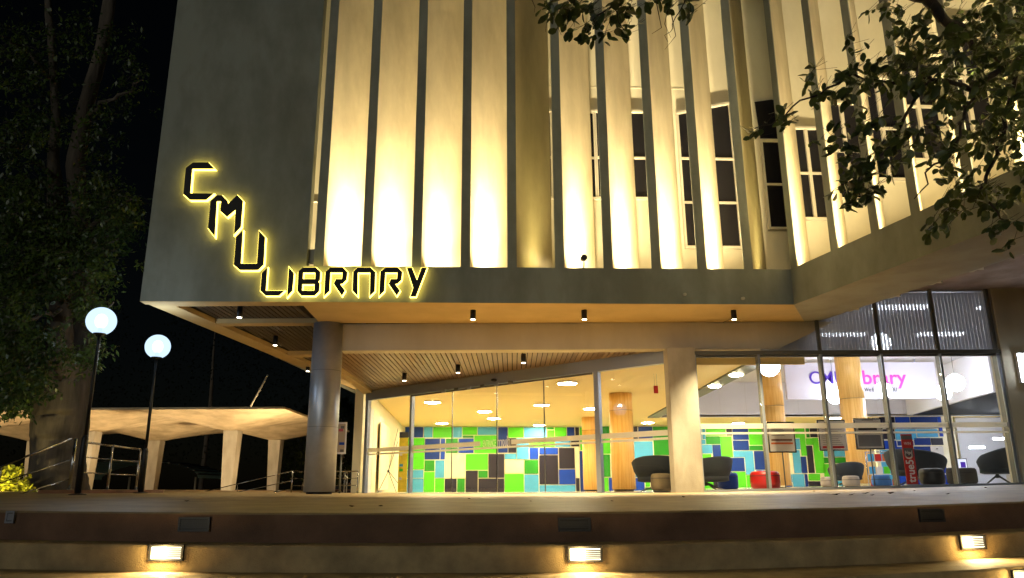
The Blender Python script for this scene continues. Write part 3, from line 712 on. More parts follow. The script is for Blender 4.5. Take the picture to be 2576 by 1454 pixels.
SC = [(100,290,210,600,'S'),(215,290,268,520,'S'),(200,525,270,597,'S'),(272,290,585,465,'G'),(590,290,684,465,'K'),(688,290,938,530,'N'),(943,290,1165,610,'G'),(275,470,499,597,'D'),(503,470,690,800,'G'),(695,535,946,692,'N'),
(950,615,1165,692,'D'),(205,602,375,742,'S'),(380,602,510,800,'N'),(205,748,380,1300,'G'),(385,805,605,1020,'W'),(385,1025,700,1300,'K'),(610,805,880,1020,'N'),(700,698,880,800,'S'),(885,698,1025,1072,'S'),(1030,698,1195,995,'N'),
(705,1025,905,1310,'G'),(910,1078,1060,1310,'G'),(1065,1000,1200,1310,'B'),(1205,290,1495,730,'S'),(1205,735,1495,1310,'W'),(1500,740,1630,1055,'W'),(1530,1062,1625,1190,'S'),(1530,1195,1625,1310,'N'),
(1630,1058,1815,1310,'S'),(1820,1058,1870,1310,'N'),(1875,1055,2060,1165,'G'),(1875,1170,2110,1310,'K'),(1635,685,1755,1050,'S'),(1660,505,1745,680,'S'),(1500,290,1655,735,'D'),(1660,290,1735,500,'G'),(1740,290,1828,780,'G'),
(1760,785,1850,1050,'N'),(1855,615,1955,1048,'K'),(1832,500,1955,610,'G'),(1832,290,1888,495,'D'),(1893,290,2050,490,'K'),(1960,495,2110,1050,'G'),(2115,290,2490,690,'D'),(2115,695,2490,795,'S'),(2115,800,2490,895,'D'),(2115,900,2490,1160,'G'),(2115,1165,2490,1310,'S')]
tiles(SA, (960, 1180), 4.954, YT); tiles(SB, (1440, 1180), 4.954, YT); tiles(SC, (2000, 1180), 5.3667, YT)
SD = [(330,690,476,810,'K'),(330,815,476,915,'K'),(480,690,622,812,'B'),(626,690,888,812,'N'),(892,672,928,890,'B'),(480,816,682,922,'S'),(686,816,888,895,'S'),(500,928,656,978,'N'),(660,900,820,972,'N'),(824,900,940,972,'K'),
(920,894,945,899,'G'),(665,980,940,1125,'N'),(350,925,496,1010,'B'),(500,984,660,1130,'B'),(350,1015,496,1360,'S'),(500,1135,980,1360,'B')]
tiles(SD, (2456, 1000), 3.3038, 29.6)
MB().box(at_y(2205, 1150, 29.6).x, at_y(2412, 1150, 29.6).x, 29.602, 29.7, .1, ZC - .002).build('partition', M['cream'], B)
# cool lit room at the far right
MB().box(at_y(2418, 1150, 30).x, 21.8, 30.0, 30.1, .1, ZC - .01).build('partition', M['wht'], B)
for (u, v, w) in ((2440, 1128, 34), (2500, 1106, 30)):
    p = at_y(u, v, 28.4); MB().box(p.x, p.x + w * .0153, p.y - .05, p.y + .05, p.z, p.z + .07).build('tube_lamp', M['cool'], B)
for (xa, ya) in ((8.2, 16.5), (10.6, 16.5), (8.2, 19.6), (10.8, 19.6)): MB().box(xa, xa + 1.2, ya, ya + .3, HC - .05, HC - .002).build('light_panel', M['panel'], B)
MB().box(6.4, 7.2, 25.9, 26.3, HC - .05, HC - .002).build('light_panel', M['panel'], B)  # added with the next row to brighten the far bulkhead
for xa in (9.9, 11.6, 13.0): MB().box(xa, xa + 1.0, 25.9, 26.2, HC - .05, HC - .002).build('light_panel', M['panel'], B)  # added out of view behind the sign board to light the bulkhead
MB().box(17.6, 18.8, 27.0, 27.3, ZC - .06, ZC - .001).build('light_panel', M['cool'], B)

# ---------- oak clad columns
def wcol(u, v, z, dia, Y=None):
    p = at_z(u, v, z) if Y is None else at_y(u, v, Y)
    f = MB().lathe((p.x, p.y, 0), [(dia / 2 - .05, .05), (dia / 2 - .05, .22)], 28).build('column_base', M['black'], B)
    zt0 = FLZ(p.x, p.y) + .06; zj = 2.35 if z < 3 else 2.62
    o = MB().lathe((p.x, p.y, 0), [(dia / 2, zt0), (dia / 2, zj)], 40).build('wooden_column', M['wood'], B)
    MB().lathe((p.x, p.y, 0), [(dia / 2 - .006, zj + .001), (dia / 2 - .006, zj + .01)], 40).build('joint', M['ink'], o)
    MB().lathe((p.x, p.y, 0), [(dia / 2, zj + .011), (dia / 2, z - .002)], 40).build('cladding', M['wood'], o)
wcol(1560, 990, ZC, .66); wcol(1484, 1050, ZC, .64)
wcol(1942, 1000, HC, .66, 23.4); wcol(2142, 1000, HC, .68, 21.6)

# ---------- interior lamps
def disc(u, v, z=ZC, r=.25, lab=''):
    p = at_z(u, v, z - .05)
    t = empty('ceiling_lamp', (p.x, p.y, z), lab, 'ceiling lamp', 'round lamps on the lobby ceiling')
    MB().lathe((p.x, p.y, 0), [(r * .97, z - .052), (r * .97, z - .045)], 28).build('diffuser', M['disc'], t)
    MB().lathe((p.x, p.y, 0), [(r, z - .050), (r * 1.03, z - .046), (r * 1.03, z - .001)], 28).build('rim', M['wht'], t)
    return t
DL = [(1088, 1013, 'round glowing ceiling lamp nearest the left entrance door, above the yellow banner'), (1219, 1036, 'round ceiling lamp beyond the second glass door, left of centre'),
      (1242, 1053.6, 'round ceiling lamp close behind the middle door seam'), (1111.6, 1066, 'small far ceiling lamp just above the top row of tiles at the left'),
      (1426.7, 965.4, 'largest round ceiling lamp, high behind the rightmost sliding door'), (1362, 1020, 'round ceiling lamp cut by the dark door edge above the pale blue tile'),
      (1357, 1070.6, 'farthest ceiling lamp touching the tiles behind the dark door edge'), (1486, 1029, 'round ceiling lamp left of the shorter oak column'),
      (1630, 1064, 'round ceiling lamp just right of the front oak column'), (1857, 1065, 'round ceiling lamp under the white bulkhead behind the pillar side pane'),
      (2105, 1052, 'round ceiling lamp above the framed posters beside the tall oak column')]
for u, v, l in DL: disc(u, v, lab=l)
for u, v, l in ((1828, 944, 'oval warm lamp in the dark ceiling edge, upper one'), (1776, 972, 'oval warm lamp in the dark ceiling edge beside the cream pillar')):
    p = at_z(u, v, ZC - .06); t = empty('recessed_lamp', (p.x, p.y, ZC - .05), l, 'recessed lamp', 'warm lamps in the dark ceiling edge')
    MB().lathe((XV + .2, p.y, 0), [(.14, ZC - .075), (.16, ZC - .051)], 24).build('diffuser', M['disc'], t)
PD = [(1935, 921, 25, 'large white globe pendant half hidden by the first blind cassette'), (2215, 862, 24, 'white globe pendant glowing behind the upper blinds'),
      (2100, 998, 17.5, 'white globe pendant hanging left of the tall oak column'), (2222, 982, 19, 'white globe pendant in front of the word YOU, cut by a mullion'),
      (2373, 988, 18.5, 'lower globe pendant of the right pair, cut by a mullion'), (2403, 963, 21, 'upper right globe pendant in front of the slanted white wall')]
for u, v, r, l in PD:
    Y = .225 * FPX / r * .97; p = at_y(u, v, Y)
    t = empty('globe_pendant', p, l, 'pendant lamp', 'white globe pendants in the hall')
    MB().ball(p, .225, 28, 18).build('globe', M['cool'], t)
    MB().tube([p + Vector((0, 0, .225)), (p.x, p.y, HC)], .006, 6).build('cord', M['black'], t)
    MB().lathe((p.x, p.y, 0), [(.05, HC - .03), (.05, HC - .002)], 16).build('canopy', M['wht'], t)

# ---------- hanging sign with words
YS = 23.8
x0, x1 = at_y(1977, 960, YS).x, at_y(2357, 960, YS).x; z0, z1 = at_y(2160, 1004, YS).z, at_y(2160, 912, YS).z
SG = empty('hall_sign', ((x0 + x1) / 2, YS, z0), 'large white hall sign board with violet and pink words behind the right glazing', 'sign board')
MB().box(x0, x1, YS, YS + .12, z0, z1).build('board', M['signb'], SG)
for xx in (x0 + .6, x1 - .6): MB().box(xx, xx + .03, YS + .04, YS + .07, z1 + .001, HC).build('hanger', M['alu'], SG)
X = lambda u, v: at_y(u, v, YS - .01); 
def word(s, u0, u1, vb, vt, m, off=.012):
    p = X(u0, vb); put_text('lettering', s, p, X(u1, vb).x - p.x, X(u0, vt).z - p.z, (1, 0, 0), up, m, SG, .006, off)
word('CMU', 2038, 2128, 966, 934, M['purple'], .006)
word('Library', 2138, 2284, 978, 932, M['pink'], .012)
word('We focus on YOU', 2175, 2257, 985, 975, M['ink'], .004)
# exit sign
p = at_y(1650, 980, 18.0)
ex = empty('exit_sign', (p.x, p.y, ZC), 'small red sign hanging from the lobby ceiling behind the right entrance pane', 'hanging sign')
MB().box(p.x - .05, p.x + .05, p.y - .012, p.y + .012, p.z - .09, p.z + .09).build('plate', M['red'], ex)
for d in (-.03, .03): MB().tube([(p.x + d, p.y, p.z + .09), (p.x + d, p.y, ZC)], .004, 5).build('wire', M['alud'], ex)
# ceiling speaker / camera unit
p = at_y(1472 * .8656 + 15, 1000, 20)

# ---------- furniture
def pouf(u0, u1, vt, Y, m, lab, rnd_=True):
    pc_ = at_y((u0 + u1) / 2, 1230, Y); x0, x1 = at_y(u0, 1210, Y).x, at_y(u1, 1210, Y).x; zt_ = at_y((u0 + u1) / 2, vt, Y).z; w = (x1 - x0) / 2
    x = (x0 + x1) / 2; zf = FLZ(x, Y); t = empty('pouf', (x, Y + w, zf), lab, 'pouf', 'upholstered poufs behind the glazing')
    h = zt_ - zf
    MB().lathe((x, Y + w, zf), [(w * .80, .0), (w * .80, .03)], 28).build('plinth', M['black'], t)
    MB().lathe((x, Y + w, zf), [(w * .86, .031), (w * .97, .06), (w, h * .4), (w * .99, h - .09), (w * .95, h - .035), (w * .84, h - .008), (w * .5, h)], 36).build('cushion', m, t)
    MB().lathe((x, Y + w, zf), [(w * 1.004, h - .094), (w * 1.004, h - .084)], 36).build('piping', M['charc'] if m is not M['charc'] else M['black'], t)
pouf(1642, 1696, 1190, 14.25, M['olive'], 'olive brown pouf standing against the cream pillar')
pouf(1812, 1864, 1188, 16.6, M['tN'], 'navy pouf on the floor between the swivel chair and the red pouf')
pouf(1900, 1974, 1184, 14.3, M['red'], 'red vinyl pouf cut by a window mullion')
pouf(2072, 2109, 1199, 17.5, M['beige'], 'beige pouf left of the tall oak column, cut by a mullion')
pouf(2129, 2171, 1196, 16.8, M['beige'], 'beige pouf in front of the tall oak column')
pouf(2204, 2249, 1194, 15.6, M['blue'], 'bright blue pouf beside the red banner')
pouf(2332, 2392, 1177, 14.6, M['black'], 'black pouf below the high winged chair')
pouf(2394, 2428, 1176, 15.4, M['charc'], 'dark grey pouf immediately right of the last mullion')
pouf(2424, 2472, 1176, 14.9, M['charc'], 'rightmost dark grey pouf next to the corner chair')
def chair(uc, Y, wpx, rot, lab, vt=1150, arm=.62, side=0):
    x = at_y(uc, 1200, Y).x; zf = FLZ(x, Y); s = wpx * Y / FPX / .90; H = at_y(uc, vt, Y).z - zf; back = 1.0; arm = .70; t = empty('swivel_chair', (x, Y, zf), lab, 'armchair', 'dark upholstered swivel chairs behind the glazing')
    N = 30; vs = []; pr_ = []
    for i in range(N + 1):
        a = R(-128 + 256 * i / N); k = (1 + math.cos(a)) / 2; k = k ** 1.3
        zt_ = arm + (back - arm) * k + side * math.sin(a) * .12
        if abs(a) > R(105): zt_ -= (abs(a) - R(105)) * .2
        pr_.append((a, zt_))
    for (a, z) in pr_:
        d = Vector((math.sin(a + rot), math.cos(a + rot), 0))
        for (r, zz) in ((.34, .30), (.42, (z + .30) / 2), (.45, z - .05), (.43, z), (.38, z - .02), (.34, (z + .4) / 2), (.28, .42)):
            vs.append(Vector((x, Y, zf)) + d * r * s + Vector((0, 0, zz * H)))
    fs = [(i * 7 + j, i * 7 + (j + 1) % 7, (i + 1) * 7 + (j + 1) % 7, (i + 1) * 7 + j) for i in range(N) for j in range(7)] + [tuple(range(6, -1, -1)), tuple(N * 7 + j for j in range(7))]
    MB().add(vs, fs, True).build('backrest', M['dark'], t)
    MB().lathe((x, Y, zf), [(.28 * s, .27 * H), (.37 * s, .30 * H), (.37 * s, .46 * H), (.32 * s, .52 * H), (.1 * s, .53 * H)], 30).build('seat', M['dark'], t)
    MB().tube([(x, Y, zf + .16 * H), (x, Y, zf + .30 * H)], .03, 10).build('stem', M['alud'], t)
    for k in range(4):
        a = rot + R(45 + 90 * k); MB().tube([(x, Y, zf + .24 * H), (x + math.cos(a) * .34 * s, Y + math.sin(a) * .34 * s, zf + .015)], [.02, .012], 8).build('leg', M['alud'], t)
chair(1668, 15.0, 150, R(205), 'dark swivel armchair seen through the right entrance pane beside the pillar', 1148)
chair(1776, 15.3, 132, R(150), 'dark swivel armchair just right of the cream pillar with star legs', 1150)
chair(2130, 18.4, 84, R(180), 'dark armchair behind the two beige poufs', 1163)
chair(2308, 16.4, 138, R(235), 'dark high backed chair rising behind the red banner', 1130)
chair(2510, 16.0, 88, R(150), 'dark swivel chair in the far right corner of the glazing', 1126)
def stand(u0, u1, v0, v1, Y, lab, kind):
    p0 = at_y(u0, v1, Y); p1 = at_y(u1, v0, Y); x = (p0.x + p1.x) / 2; zf = FLZ(x, Y)
    t = empty('poster_stand', (x, Y, zf), lab, 'poster stand', 'framed poster stands behind the glazing')
    f = MB(); w = .022
    f.box(p0.x, p1.x, Y - .012, Y + .012, p0.z, p0.z + w).box(p0.x, p1.x, Y - .012, Y + .012, p1.z - w, p1.z).box(p0.x, p0.x + w, Y - .012, Y + .012, p0.z + w, p1.z - w).box(p1.x - w, p1.x, Y - .012, Y + .012, p0.z + w, p1.z - w)
    f.build('frame', M['chrome'], t)
    sh = MB().box(p0.x + w, p1.x - w, Y - .004, Y + .004, p0.z + w, p1.z - w).build('poster', M['paper'], t)
    W_, H_ = p1.x - p0.x, p1.z - p0.z
    def bar(fx0, fx1, fz0, fz1, m): MB().box(p0.x + W_ * fx0, p0.x + W_ * fx1, Y - .0065, Y - .0042, p0.z + H_ * fz0, p0.z + H_ * fz1).build('print', m, sh)
    if kind == 0:
        bar(.1, .9, .27, .33, M['orange']); bar(.12, .88, .38, .44, M['brownp'])
        for k in range(6): bar(.14, .62 - .04 * (k % 3), .55 + .05 * k, .565 + .05 * k, M['ink'])
    elif kind == 1:
        for k in range(11): bar(.14, .86 - .05 * (k % 4), .2 + .06 * k, .212 + .06 * k, M['ink'])
        bar(.12, .88, .08, .15, M['red'])
    else:
        bar(.14, .8, .62, .72, M['black']); bar(.1, .9, .50, .53, M['ink']); bar(.1, .9, .10, .46, M['greyp']); bar(.3, .7, .93, .95, M['ink']); bar(.12, .88, .78, .84, M['brownp'])
    MB().tube([(x, Y + .02, zf + .02), (x, Y + .02, p0.z)], .012, 8).build('pole', M['alud'], t)
    MB().lathe((x, Y + .02, zf), [(.15, .001), (.15, .015), (.03, .022)], 24).build('base', M['alud'], t)
stand(1935, 1996, 1061, 1139, 14.6, 'framed poster with an orange band on a pole, left of three', 0)
stand(2062, 2124, 1056, 1134, 14.9, 'framed poster with a text table on a pole, middle of three', 1)
stand(2155, 2216, 1052, 1131, 14.6, 'framed poster with black bar and grey field in front of the tall oak column', 2)
# red roll-up banner
Y = 14.7; p0 = at_y(2277, 1218, Y); p1 = at_y(2289, 1092, Y)
bn = empty('banner_stand', (p0.x, Y, FLZ(p0.x, Y)), 'narrow red vertical banner with white lettering between the mullions', 'banner')
bx0, bx1 = at_y(2273, 1150, Y).x, at_y(2301, 1150, Y).x; zb_, zt0 = FLZ(p0.x, Y) + .05, p1.z
MB().box(bx0, bx1, Y, Y + .01, zb_, zt0).build('banner_sheet', M['red'], bn)
MB().box(bx0, bx1, Y - .003, Y - .001, zt0 - .10, zt0 - .03).build('top_label', M['ink'], bn)
MB().box(bx0 + .02, bx1 - .02, Y - .003, Y - .001, zt0 - .42, zt0 - .26).build('badge', M['ink'], bn)
MB().box(bx0 - .02, bx1 + .02, Y - .04, Y + .06, zb_ - .05, zb_ - .002).build('base', M['alu'], bn)
put_text('lettering', 'true5G', (bx1 - .035, Y - .002, zb_ + .03), .56, .15, (0, 0, 1), (-1, 0, 0), M['paper'], bn, .001, .02)
put_text('lettering', 'No.1', (bx0 + .04, Y - .005, zt0 - .37), .13, .06, (1, 0, 0), up, M['paper'], bn, .001, .005)
put_text('lettering', 'WIN', (bx0 + .04, Y - .002, zt0 - .2), .13, .05, (1, 0, 0), up, M['paper'], bn, .001, .005)
# magazine rack
Y = 19.0; x0, x1 = at_y(2184, 1200, Y).x, at_y(2262, 1200, Y).x; zf = FLZ(x0, Y); zt_ = at_y(2220, 1137, Y).z
mr = empty('magazine_rack', (x0, Y, zf), 'chrome magazine rack with colourful covers behind the blue pouf', 'magazine rack')
for xx in (x0, x1 - .02): MB().tube([(xx, Y, zf), (xx, Y, zt_), ], .014, 8).build('upright', M['chrome'], mr)
MB().tube([(x0, Y, zt_), (x1 - .02, Y, zt_)], .014, 8).build('rail', M['chrome'], mr)
cols = ['tS', 'red', 'orange', 'paper', 'tS', 'paper', 'tG', 'orange', 'red', 'cream', 'tB', 'red']
for j in range(3):
    zz = zt_ - .22 - .3 * j
    MB().box(x0 + .01, x1 - .03, Y - .06, Y + .02, zz - .02, zz - .002).build('shelf', M['paper'], mr)
    for i in range(4):
        a = x0 + .03 + i * (x1 - x0 - .05) / 4; MB().box(a, a + .15, Y - .045, Y - .035, zz, zz + .17).build('magazine', M[cols[(j * 4 + i) % 12]], mr)
# x-banner near the left door
Y = 22.0; x0, x1 = at_y(1003, 1150, Y).x, at_y(1022, 1150, Y).x; z0, z1 = .14, at_y(1010, 1087, Y).z
xb = empty('banner_stand', (x0, Y, .1), 'yellow vertical banner with a dark heading on a spidery stand by the left door', 'banner')
MB().box(x0, x1 + .04, Y, Y + .008, z0, z1 - .16).build('banner_sheet', mat('yellow_sheet', (.75, .58, .04), .6, var=.2, vscale=8), xb)
MB().box(x0, x1 + .04, Y - .001, Y + .007, z1 - .158, z1).build('heading', M['ribs'], xb)
for k, (m, fz) in enumerate((('red', .72), ('tS', .42), ('paper', .6), ('tG', .34), ('paper', .2))):
    MB().box(x0 + .03, x0 + .1 + .03 * (k % 2), Y - .004, Y - .002, z0 + (z1 - z0) * fz, z0 + (z1 - z0) * fz + .07).build('print', M[m], xb)
hub = at_y(977, 1185, Y + .05)
for (u, v) in ((949, 1242), (998, 1242), (1001, 1215), (1001, 1078), (1001, 1110)): MB().tube([hub, at_y(u, v, Y + .05 + (.25 if v > 1230 else 0)) + Vector((0, 0, .0))], .008, 6).build('strut', M['black'], xb)
MB().ball(hub, .035, 10, 8).build('hub', M['black'], xb)
# desk with a computer in the far room
Y = 22.5; p = at_y(2427, 1190, Y)
dk = empty('desk', (p.x, Y, .2), 'white desk in the bright room at the far right', 'desk')
MB().box(p.x - .7, p.x + 1.6, Y - .1, Y + .6, p.z - .04, p.z).build('desktop', M['wht'], dk)
for xx in (p.x - .66, p.x + 1.5): MB().box(xx, xx + .05, Y, Y + .5, .2, p.z - .041).build('leg', M['wht'], dk)
cp = empty('computer_monitor', (p.x, Y + .2, p.z), 'computer monitor with a lit screen on the white desk', 'monitor')
MB().box(p.x - .22, p.x + .22, Y + .18, Y + .21, p.z + .08, p.z + .42).build('casing', M['black'], cp)
MB().box(p.x - .20, p.x + .20, Y + .174, Y + .179, p.z + .10, p.z + .40).build('screen', emit('screen', (.75, .78, .95), .9), cp)
MB().box(p.x + .02, p.x + .16, Y + .170, Y + .1735, p.z + .16, p.z + .32).build('window', M['purple'], cp)
MB().box(p.x - .02, p.x + .02, Y + .19, Y + .23, p.z + .01, p.z + .08).build('stem', M['black'], cp); MB().box(p.x - .1, p.x + .1, Y + .12, Y + .28, p.z + .001, p.z + .012).build('foot', M['black'], cp)
# info card on a stand
Y = 20.0; p = at_y(2358, 1134, Y); ic = empty('notice_card', (p.x, Y, .2), 'small white notice card on a thin stand behind the winged chair', 'notice')
MB().box(p.x - .16, p.x + .16, Y, Y + .01, p.z - .11, p.z + .11).build('card', M['paper'], ic); MB().lathe((p.x, Y - .003, p.z + .04), [(.02, 0), (.028, .012), (.02, .024)], 12).build('emblem', M['ink'], ic)
MB().tube([(p.x, Y + .012, .2), (p.x, Y + .012, p.z)], .01, 6).build('pole', M['alud'], ic)

# ================================================================== THE BACKLIT NAME ON THE WALL
SG2 = empty('wall_sign', A1 + t1 * 1.6, 'black backlit letters stepping down and along the grey wall, edged in yellow light', 'illuminated sign')
letters = {
 'C': [[(510,122),(633,122),(675,166),(497,166),(480,372),(663,375),(612,419),(482,419),(433,376),(452,165)]],
 'M': [[(652,435),(705,388),(742,388),(785,432),(790,462),(868,388),(910,432),(893,640),(845,693),(858,493),(783,557),(733,513),(740,430),(697,430),(680,713),(633,652)]],
 'U': [[(908,683),(860,728),(842,950),(888,990),(1035,990),(1078,948),(1090,727),(1048,682),(1030,945),(892,945)]],
 'L': [[(1108,985),(1070,1020),(1058,1160),(1098,1198),(1205,1198),(1240,1165),(1095,1165)]],
 'I': [[(1290,978),(1325,1020),(1312,1160),(1277,1200)]],
 'B': [[(1405,975),(1505,975),(1540,1008),(1537,1072),(1522,1088),(1535,1104),(1530,1165),(1495,1198),(1388,1198),(1360,1165),(1367,1008)], [(1400,1010),(1505,1010),(1504,1070),(1397,1070)], [(1393,1105),(1500,1105),(1497,1165),(1390,1165)]],
 'R': [[(1587,1010),(1627,975),(1725,975),(1760,1010),(1753,1072),(1722,1102),(1698,1104),(1740,1160),(1717,1197),(1655,1105),(1672,1070),(1722,1070),(1727,1010),(1622,1010),(1613,1163),(1577,1197)]],
 'A': [[(1850,975),(1950,975),(1987,1010),(1983,1163),(1948,1197),(1952,1010),(1845,1010),(1843,1197),(1808,1160),(1813,1010)]],
 'R2': None,
 'Y': [[(2250,978),(2287,978),(2330,1085),(2368,978),(2405,978),(2318,1205),(2280,1205),(2302,1140)]],
}
letters['R2'] = [[(u + 447, v) for u, v in letters['R'][0]]]
def curve_mesh(polys, ext, off):
    c = bpy.data.curves.new('c', 'CURVE'); c.dimensions = '2D'; c.fill_mode = 'BOTH'; c.extrude = ext; c.offset = off
    for p in polys:
        sp = c.splines.new('POLY'); sp.points.add(len(p) - 1); sp.use_cyclic_u = True
        for i, (x, y) in enumerate(p): sp.points[i].co = (x, y, 0, 1)
    o = bpy.data.objects.new('c', c); col.objects.link(o); bpy.context.view_layer.update()
    me = bpy.data.meshes.new_from_object(o.evaluated_get(bpy.context.evaluated_depsgraph_get()))
    col.objects.unlink(o); bpy.data.objects.remove(o); bpy.data.curves.remove(c); return me
for k, polys in letters.items():
    pp = []
    for p in polys:
        q = []
        for (u, v) in p:
            P = at_pl((380 + u / 2.8) * .8656, (430 + v / 2.8) * .8656, A1 - n1 * .095, n1); q.append(((P - A1).dot(t1), P.z))
        pp.append(q)
    def place(me, d):
        for v in me.vertices: x, y, z = v.co; P = A1 + t1 * x - n1 * (d + z); v.co = Vector((P.x, P.y, y))
        me.update(); return me
    big = k in 'CMU'
    a = place(curve_mesh(pp, .009, .007), .095)
    lo = link('letter', a, M['plate'], SG2); lo['label'] = 'black letter ' + k[0]
    b = place(curve_mesh(pp, .032, .016), .048); link('glowing_back', b, M['glow'], lo)

# ================================================================== DOWNLIGHTS
def downlight(u, v, z, lab, h=.17, r=.048, e=60, tgt=None, grp='black cylinder downlights under the building'):
    p = at_z(u, v, z)                              # centre of the lens
    t = empty('downlight', (p.x, p.y, z + h), lab, 'downlight', grp)
    MB().tube([(p.x, p.y, z + .004), (p.x, p.y, z + h)], r, 20).build('housing', M['black'], t)
    MB().lathe((p.x, p.y, 0), [(r * .82, z - .003), (r * .82, z + .003)], 20).build('lens', M['downl'], t)
    spot('downlight_lamp', (p.x, p.y, z - .01), (p.x, p.y, 0) if tgt is None else tgt, e, 105, .8, (1, .80, .45), .04, t)
for u, l in ((1190, 'left of the three downlights under the pale soffit, right of the round column'), (1470, 'middle downlight under the pale soffit above the glass doors'), (1847, 'right hand soffit downlight with a slanting wire beside it')):
    downlight(u, 804, ZS - .17, l, e=1250)
pw = at_z(1847, 800, ZS); MB().tube([pw + Vector((-.05, .0, -.012)), at_z(1800, 818, ZS) + Vector((0, 0, -.012))], .006, 6).build('wire', M['alud'], B)
for (u, v, l) in ((1017, 958, 'leftmost downlight on the board ceiling above the entrance'), (1152, 938, 'second downlight on the board ceiling above the entrance'), (1317, 913, 'third downlight on the board ceiling, nearest the front')):
    downlight(u, v, ZG - .17, l, h=.17, e=520)
for (u, v, l) in ((602, 799, 'downlight in the first dark bay at the left under the overhang'), (692, 869, 'downlight in the second dark bay under the overhang'), (774, 934, 'downlight in the third dark bay, just left of the round column'), (914, 1036, 'small far downlight in the bays seen right of the column')):
    downlight(u, v, Zp - .20, l, h=.20, e=130)

# ================================================================== STEP LIGHTS AND VENTS
def brick(u0, u1, v0, v1, face, lit, lab, zoff, narrow=False):
    """set in the riser whose curve is face(x)"""
    pc_ = None; y = face(0)
    for _ in range(8):
        p = at_y((u0 + u1) / 2, (v0 + v1) / 2, y); y = face(p.x)
    x0 = at_y(u0, (v0 + v1) / 2, y).x; x1 = at_y(u1, (v0 + v1) / 2, y).x; z0 = at_y((u0 + u1) / 2, v1, y).z; z1 = at_y((u0 + u1) / 2, v0, y).z
    xc = (x0 + x1) / 2; tx = Vector((x1 - x0, face(x1) - face(x0), 0)).normalized(); nx = Vector((tx.y, -tx.x, 0)); w = (x1 - x0) / 2; h = (z1 - z0) / 2
    c = Vector((xc, face(xc), (z0 + z1) / 2))
    t = empty('step_light' if lit else 'step_vent', c, lab, 'step light' if lit else 'vent grille', 'louvred lights set in the steps' if lit else 'dark louvred grilles in the top riser')
    def bx(a, b, za, zb, d0, d1, nm, m, par=t): return MB().prism([c + tx * a + nx * d0 + up * za, c + tx * b + nx * d0 + up * za, c + tx * b + nx * d0 + up * zb, c + tx * a + nx * d0 + up * zb], nx * (d1 - d0)).build(nm, m, par)
    fm = M['ribs'] if lit is not None else M['greyp']
    f = .015
    bx(-w, w, -h, -h + f, .0, .022, 'frame', fm); bx(-w, w, h - f, h, .0, .022, 'frame', fm); bx(-w, -w + f, -h + f, h - f, .0, .022, 'frame', fm); bx(w - f, w, -h + f, h - f, .0, .022, 'frame', fm)
    nb = 6
    if lit:
        bx(-w + f, 0, -h + f, h - f, .001, .0105, 'lens', M['stepl']); bx(.001, w - f, -h + f, h - f, .001, .0105, 'lens', M['stepl2'])
    else: bx(-w + f, w - f, -h + f, h - f, .001, .006, 'backing', M['black'])
    for k in range(1, nb):
        zc_ = -h + f + (2 * h - 2 * f) * k / nb; th = .005
        if lit: bx(.001, w - f, zc_ - .0050, zc_ + .0050, .011, .019, 'louvre', M['ribs']); bx(-w + f, 0, zc_ - .0012, zc_ + .0012, .011, .014, 'louvre', M['alu'])
        else: bx(-w + f, w - f, zc_ - th, zc_ + th, .007, .018, 'louvre', fm)
    if lit:
        d = spot('step_lamp', c + nx * .03 - up * .0, c + nx * .6 - up * .35, 26, 160, .6, (1, .74, .34), .05, t)
        e = spot('step_lamp', c + nx * .06 + tx * -.03, c - nx * .3 + tx * -.03, 7.0, 170, .5, (1, .70, .25), .05, t)  # added spot facing back at the riser, makes the glow around the lens
    return t
for a in ((450, 531, 1301, 1337, e1, 0, 'dark vent grille in the top riser left of centre'), (1404, 1486, 1302, 1337, e1, 0, 'dark vent grille in the top riser below the glass doors'), (2304, 2379, 1280, 1313, e1, 0, 'dark vent grille in the top riser at the right')):
    brick(*a[:5], False, a[6], 0)
brick(17, 41, 1285, 1316, e1, None, 'small pale vent grille at the far left of the top riser', 0)
for a in ((376, 465, 1370, 1411, e2, 'lit louvred lamp in the second riser at the left'), (1428, 1515, 1374, 1414, e2, 'lit louvred lamp in the second riser near the middle'), (2405, 2483, 1345, 1382, e2, 'lit louvred lamp in the second riser at the right'), (2536, 2612, 1433, 1470, e3, 'lit lamp in the lowest visible riser, cut by the right picture edge')):
    brick(*a[:5], True, a[5], 0)

# ================================================================== SECURITY CAMERA
p = at_pl(1469, 650, A1 + n1 * .03, n1)
sc_ = empty('security_camera', p, 'dark bullet security camera on a white bracket between two lit fins', 'security camera')
MB().tube([p + Vector((0, .14, .03)), p + Vector((0, -.05, 0))], .055, 16).build('housing', M['plate'], sc_)
MB().tube([p + Vector((0, -.052, 0)), p + Vector((0, -.066, 0))], .05, 16).build('lens', M['plate'], sc_)
MB().tube([p + Vector((0, .02, -.06)), p + Vector((.0, .03, -.14)), p + Vector((-.06, .03, -.20))], .012, 6).build('bracket', M['wht'], sc_)

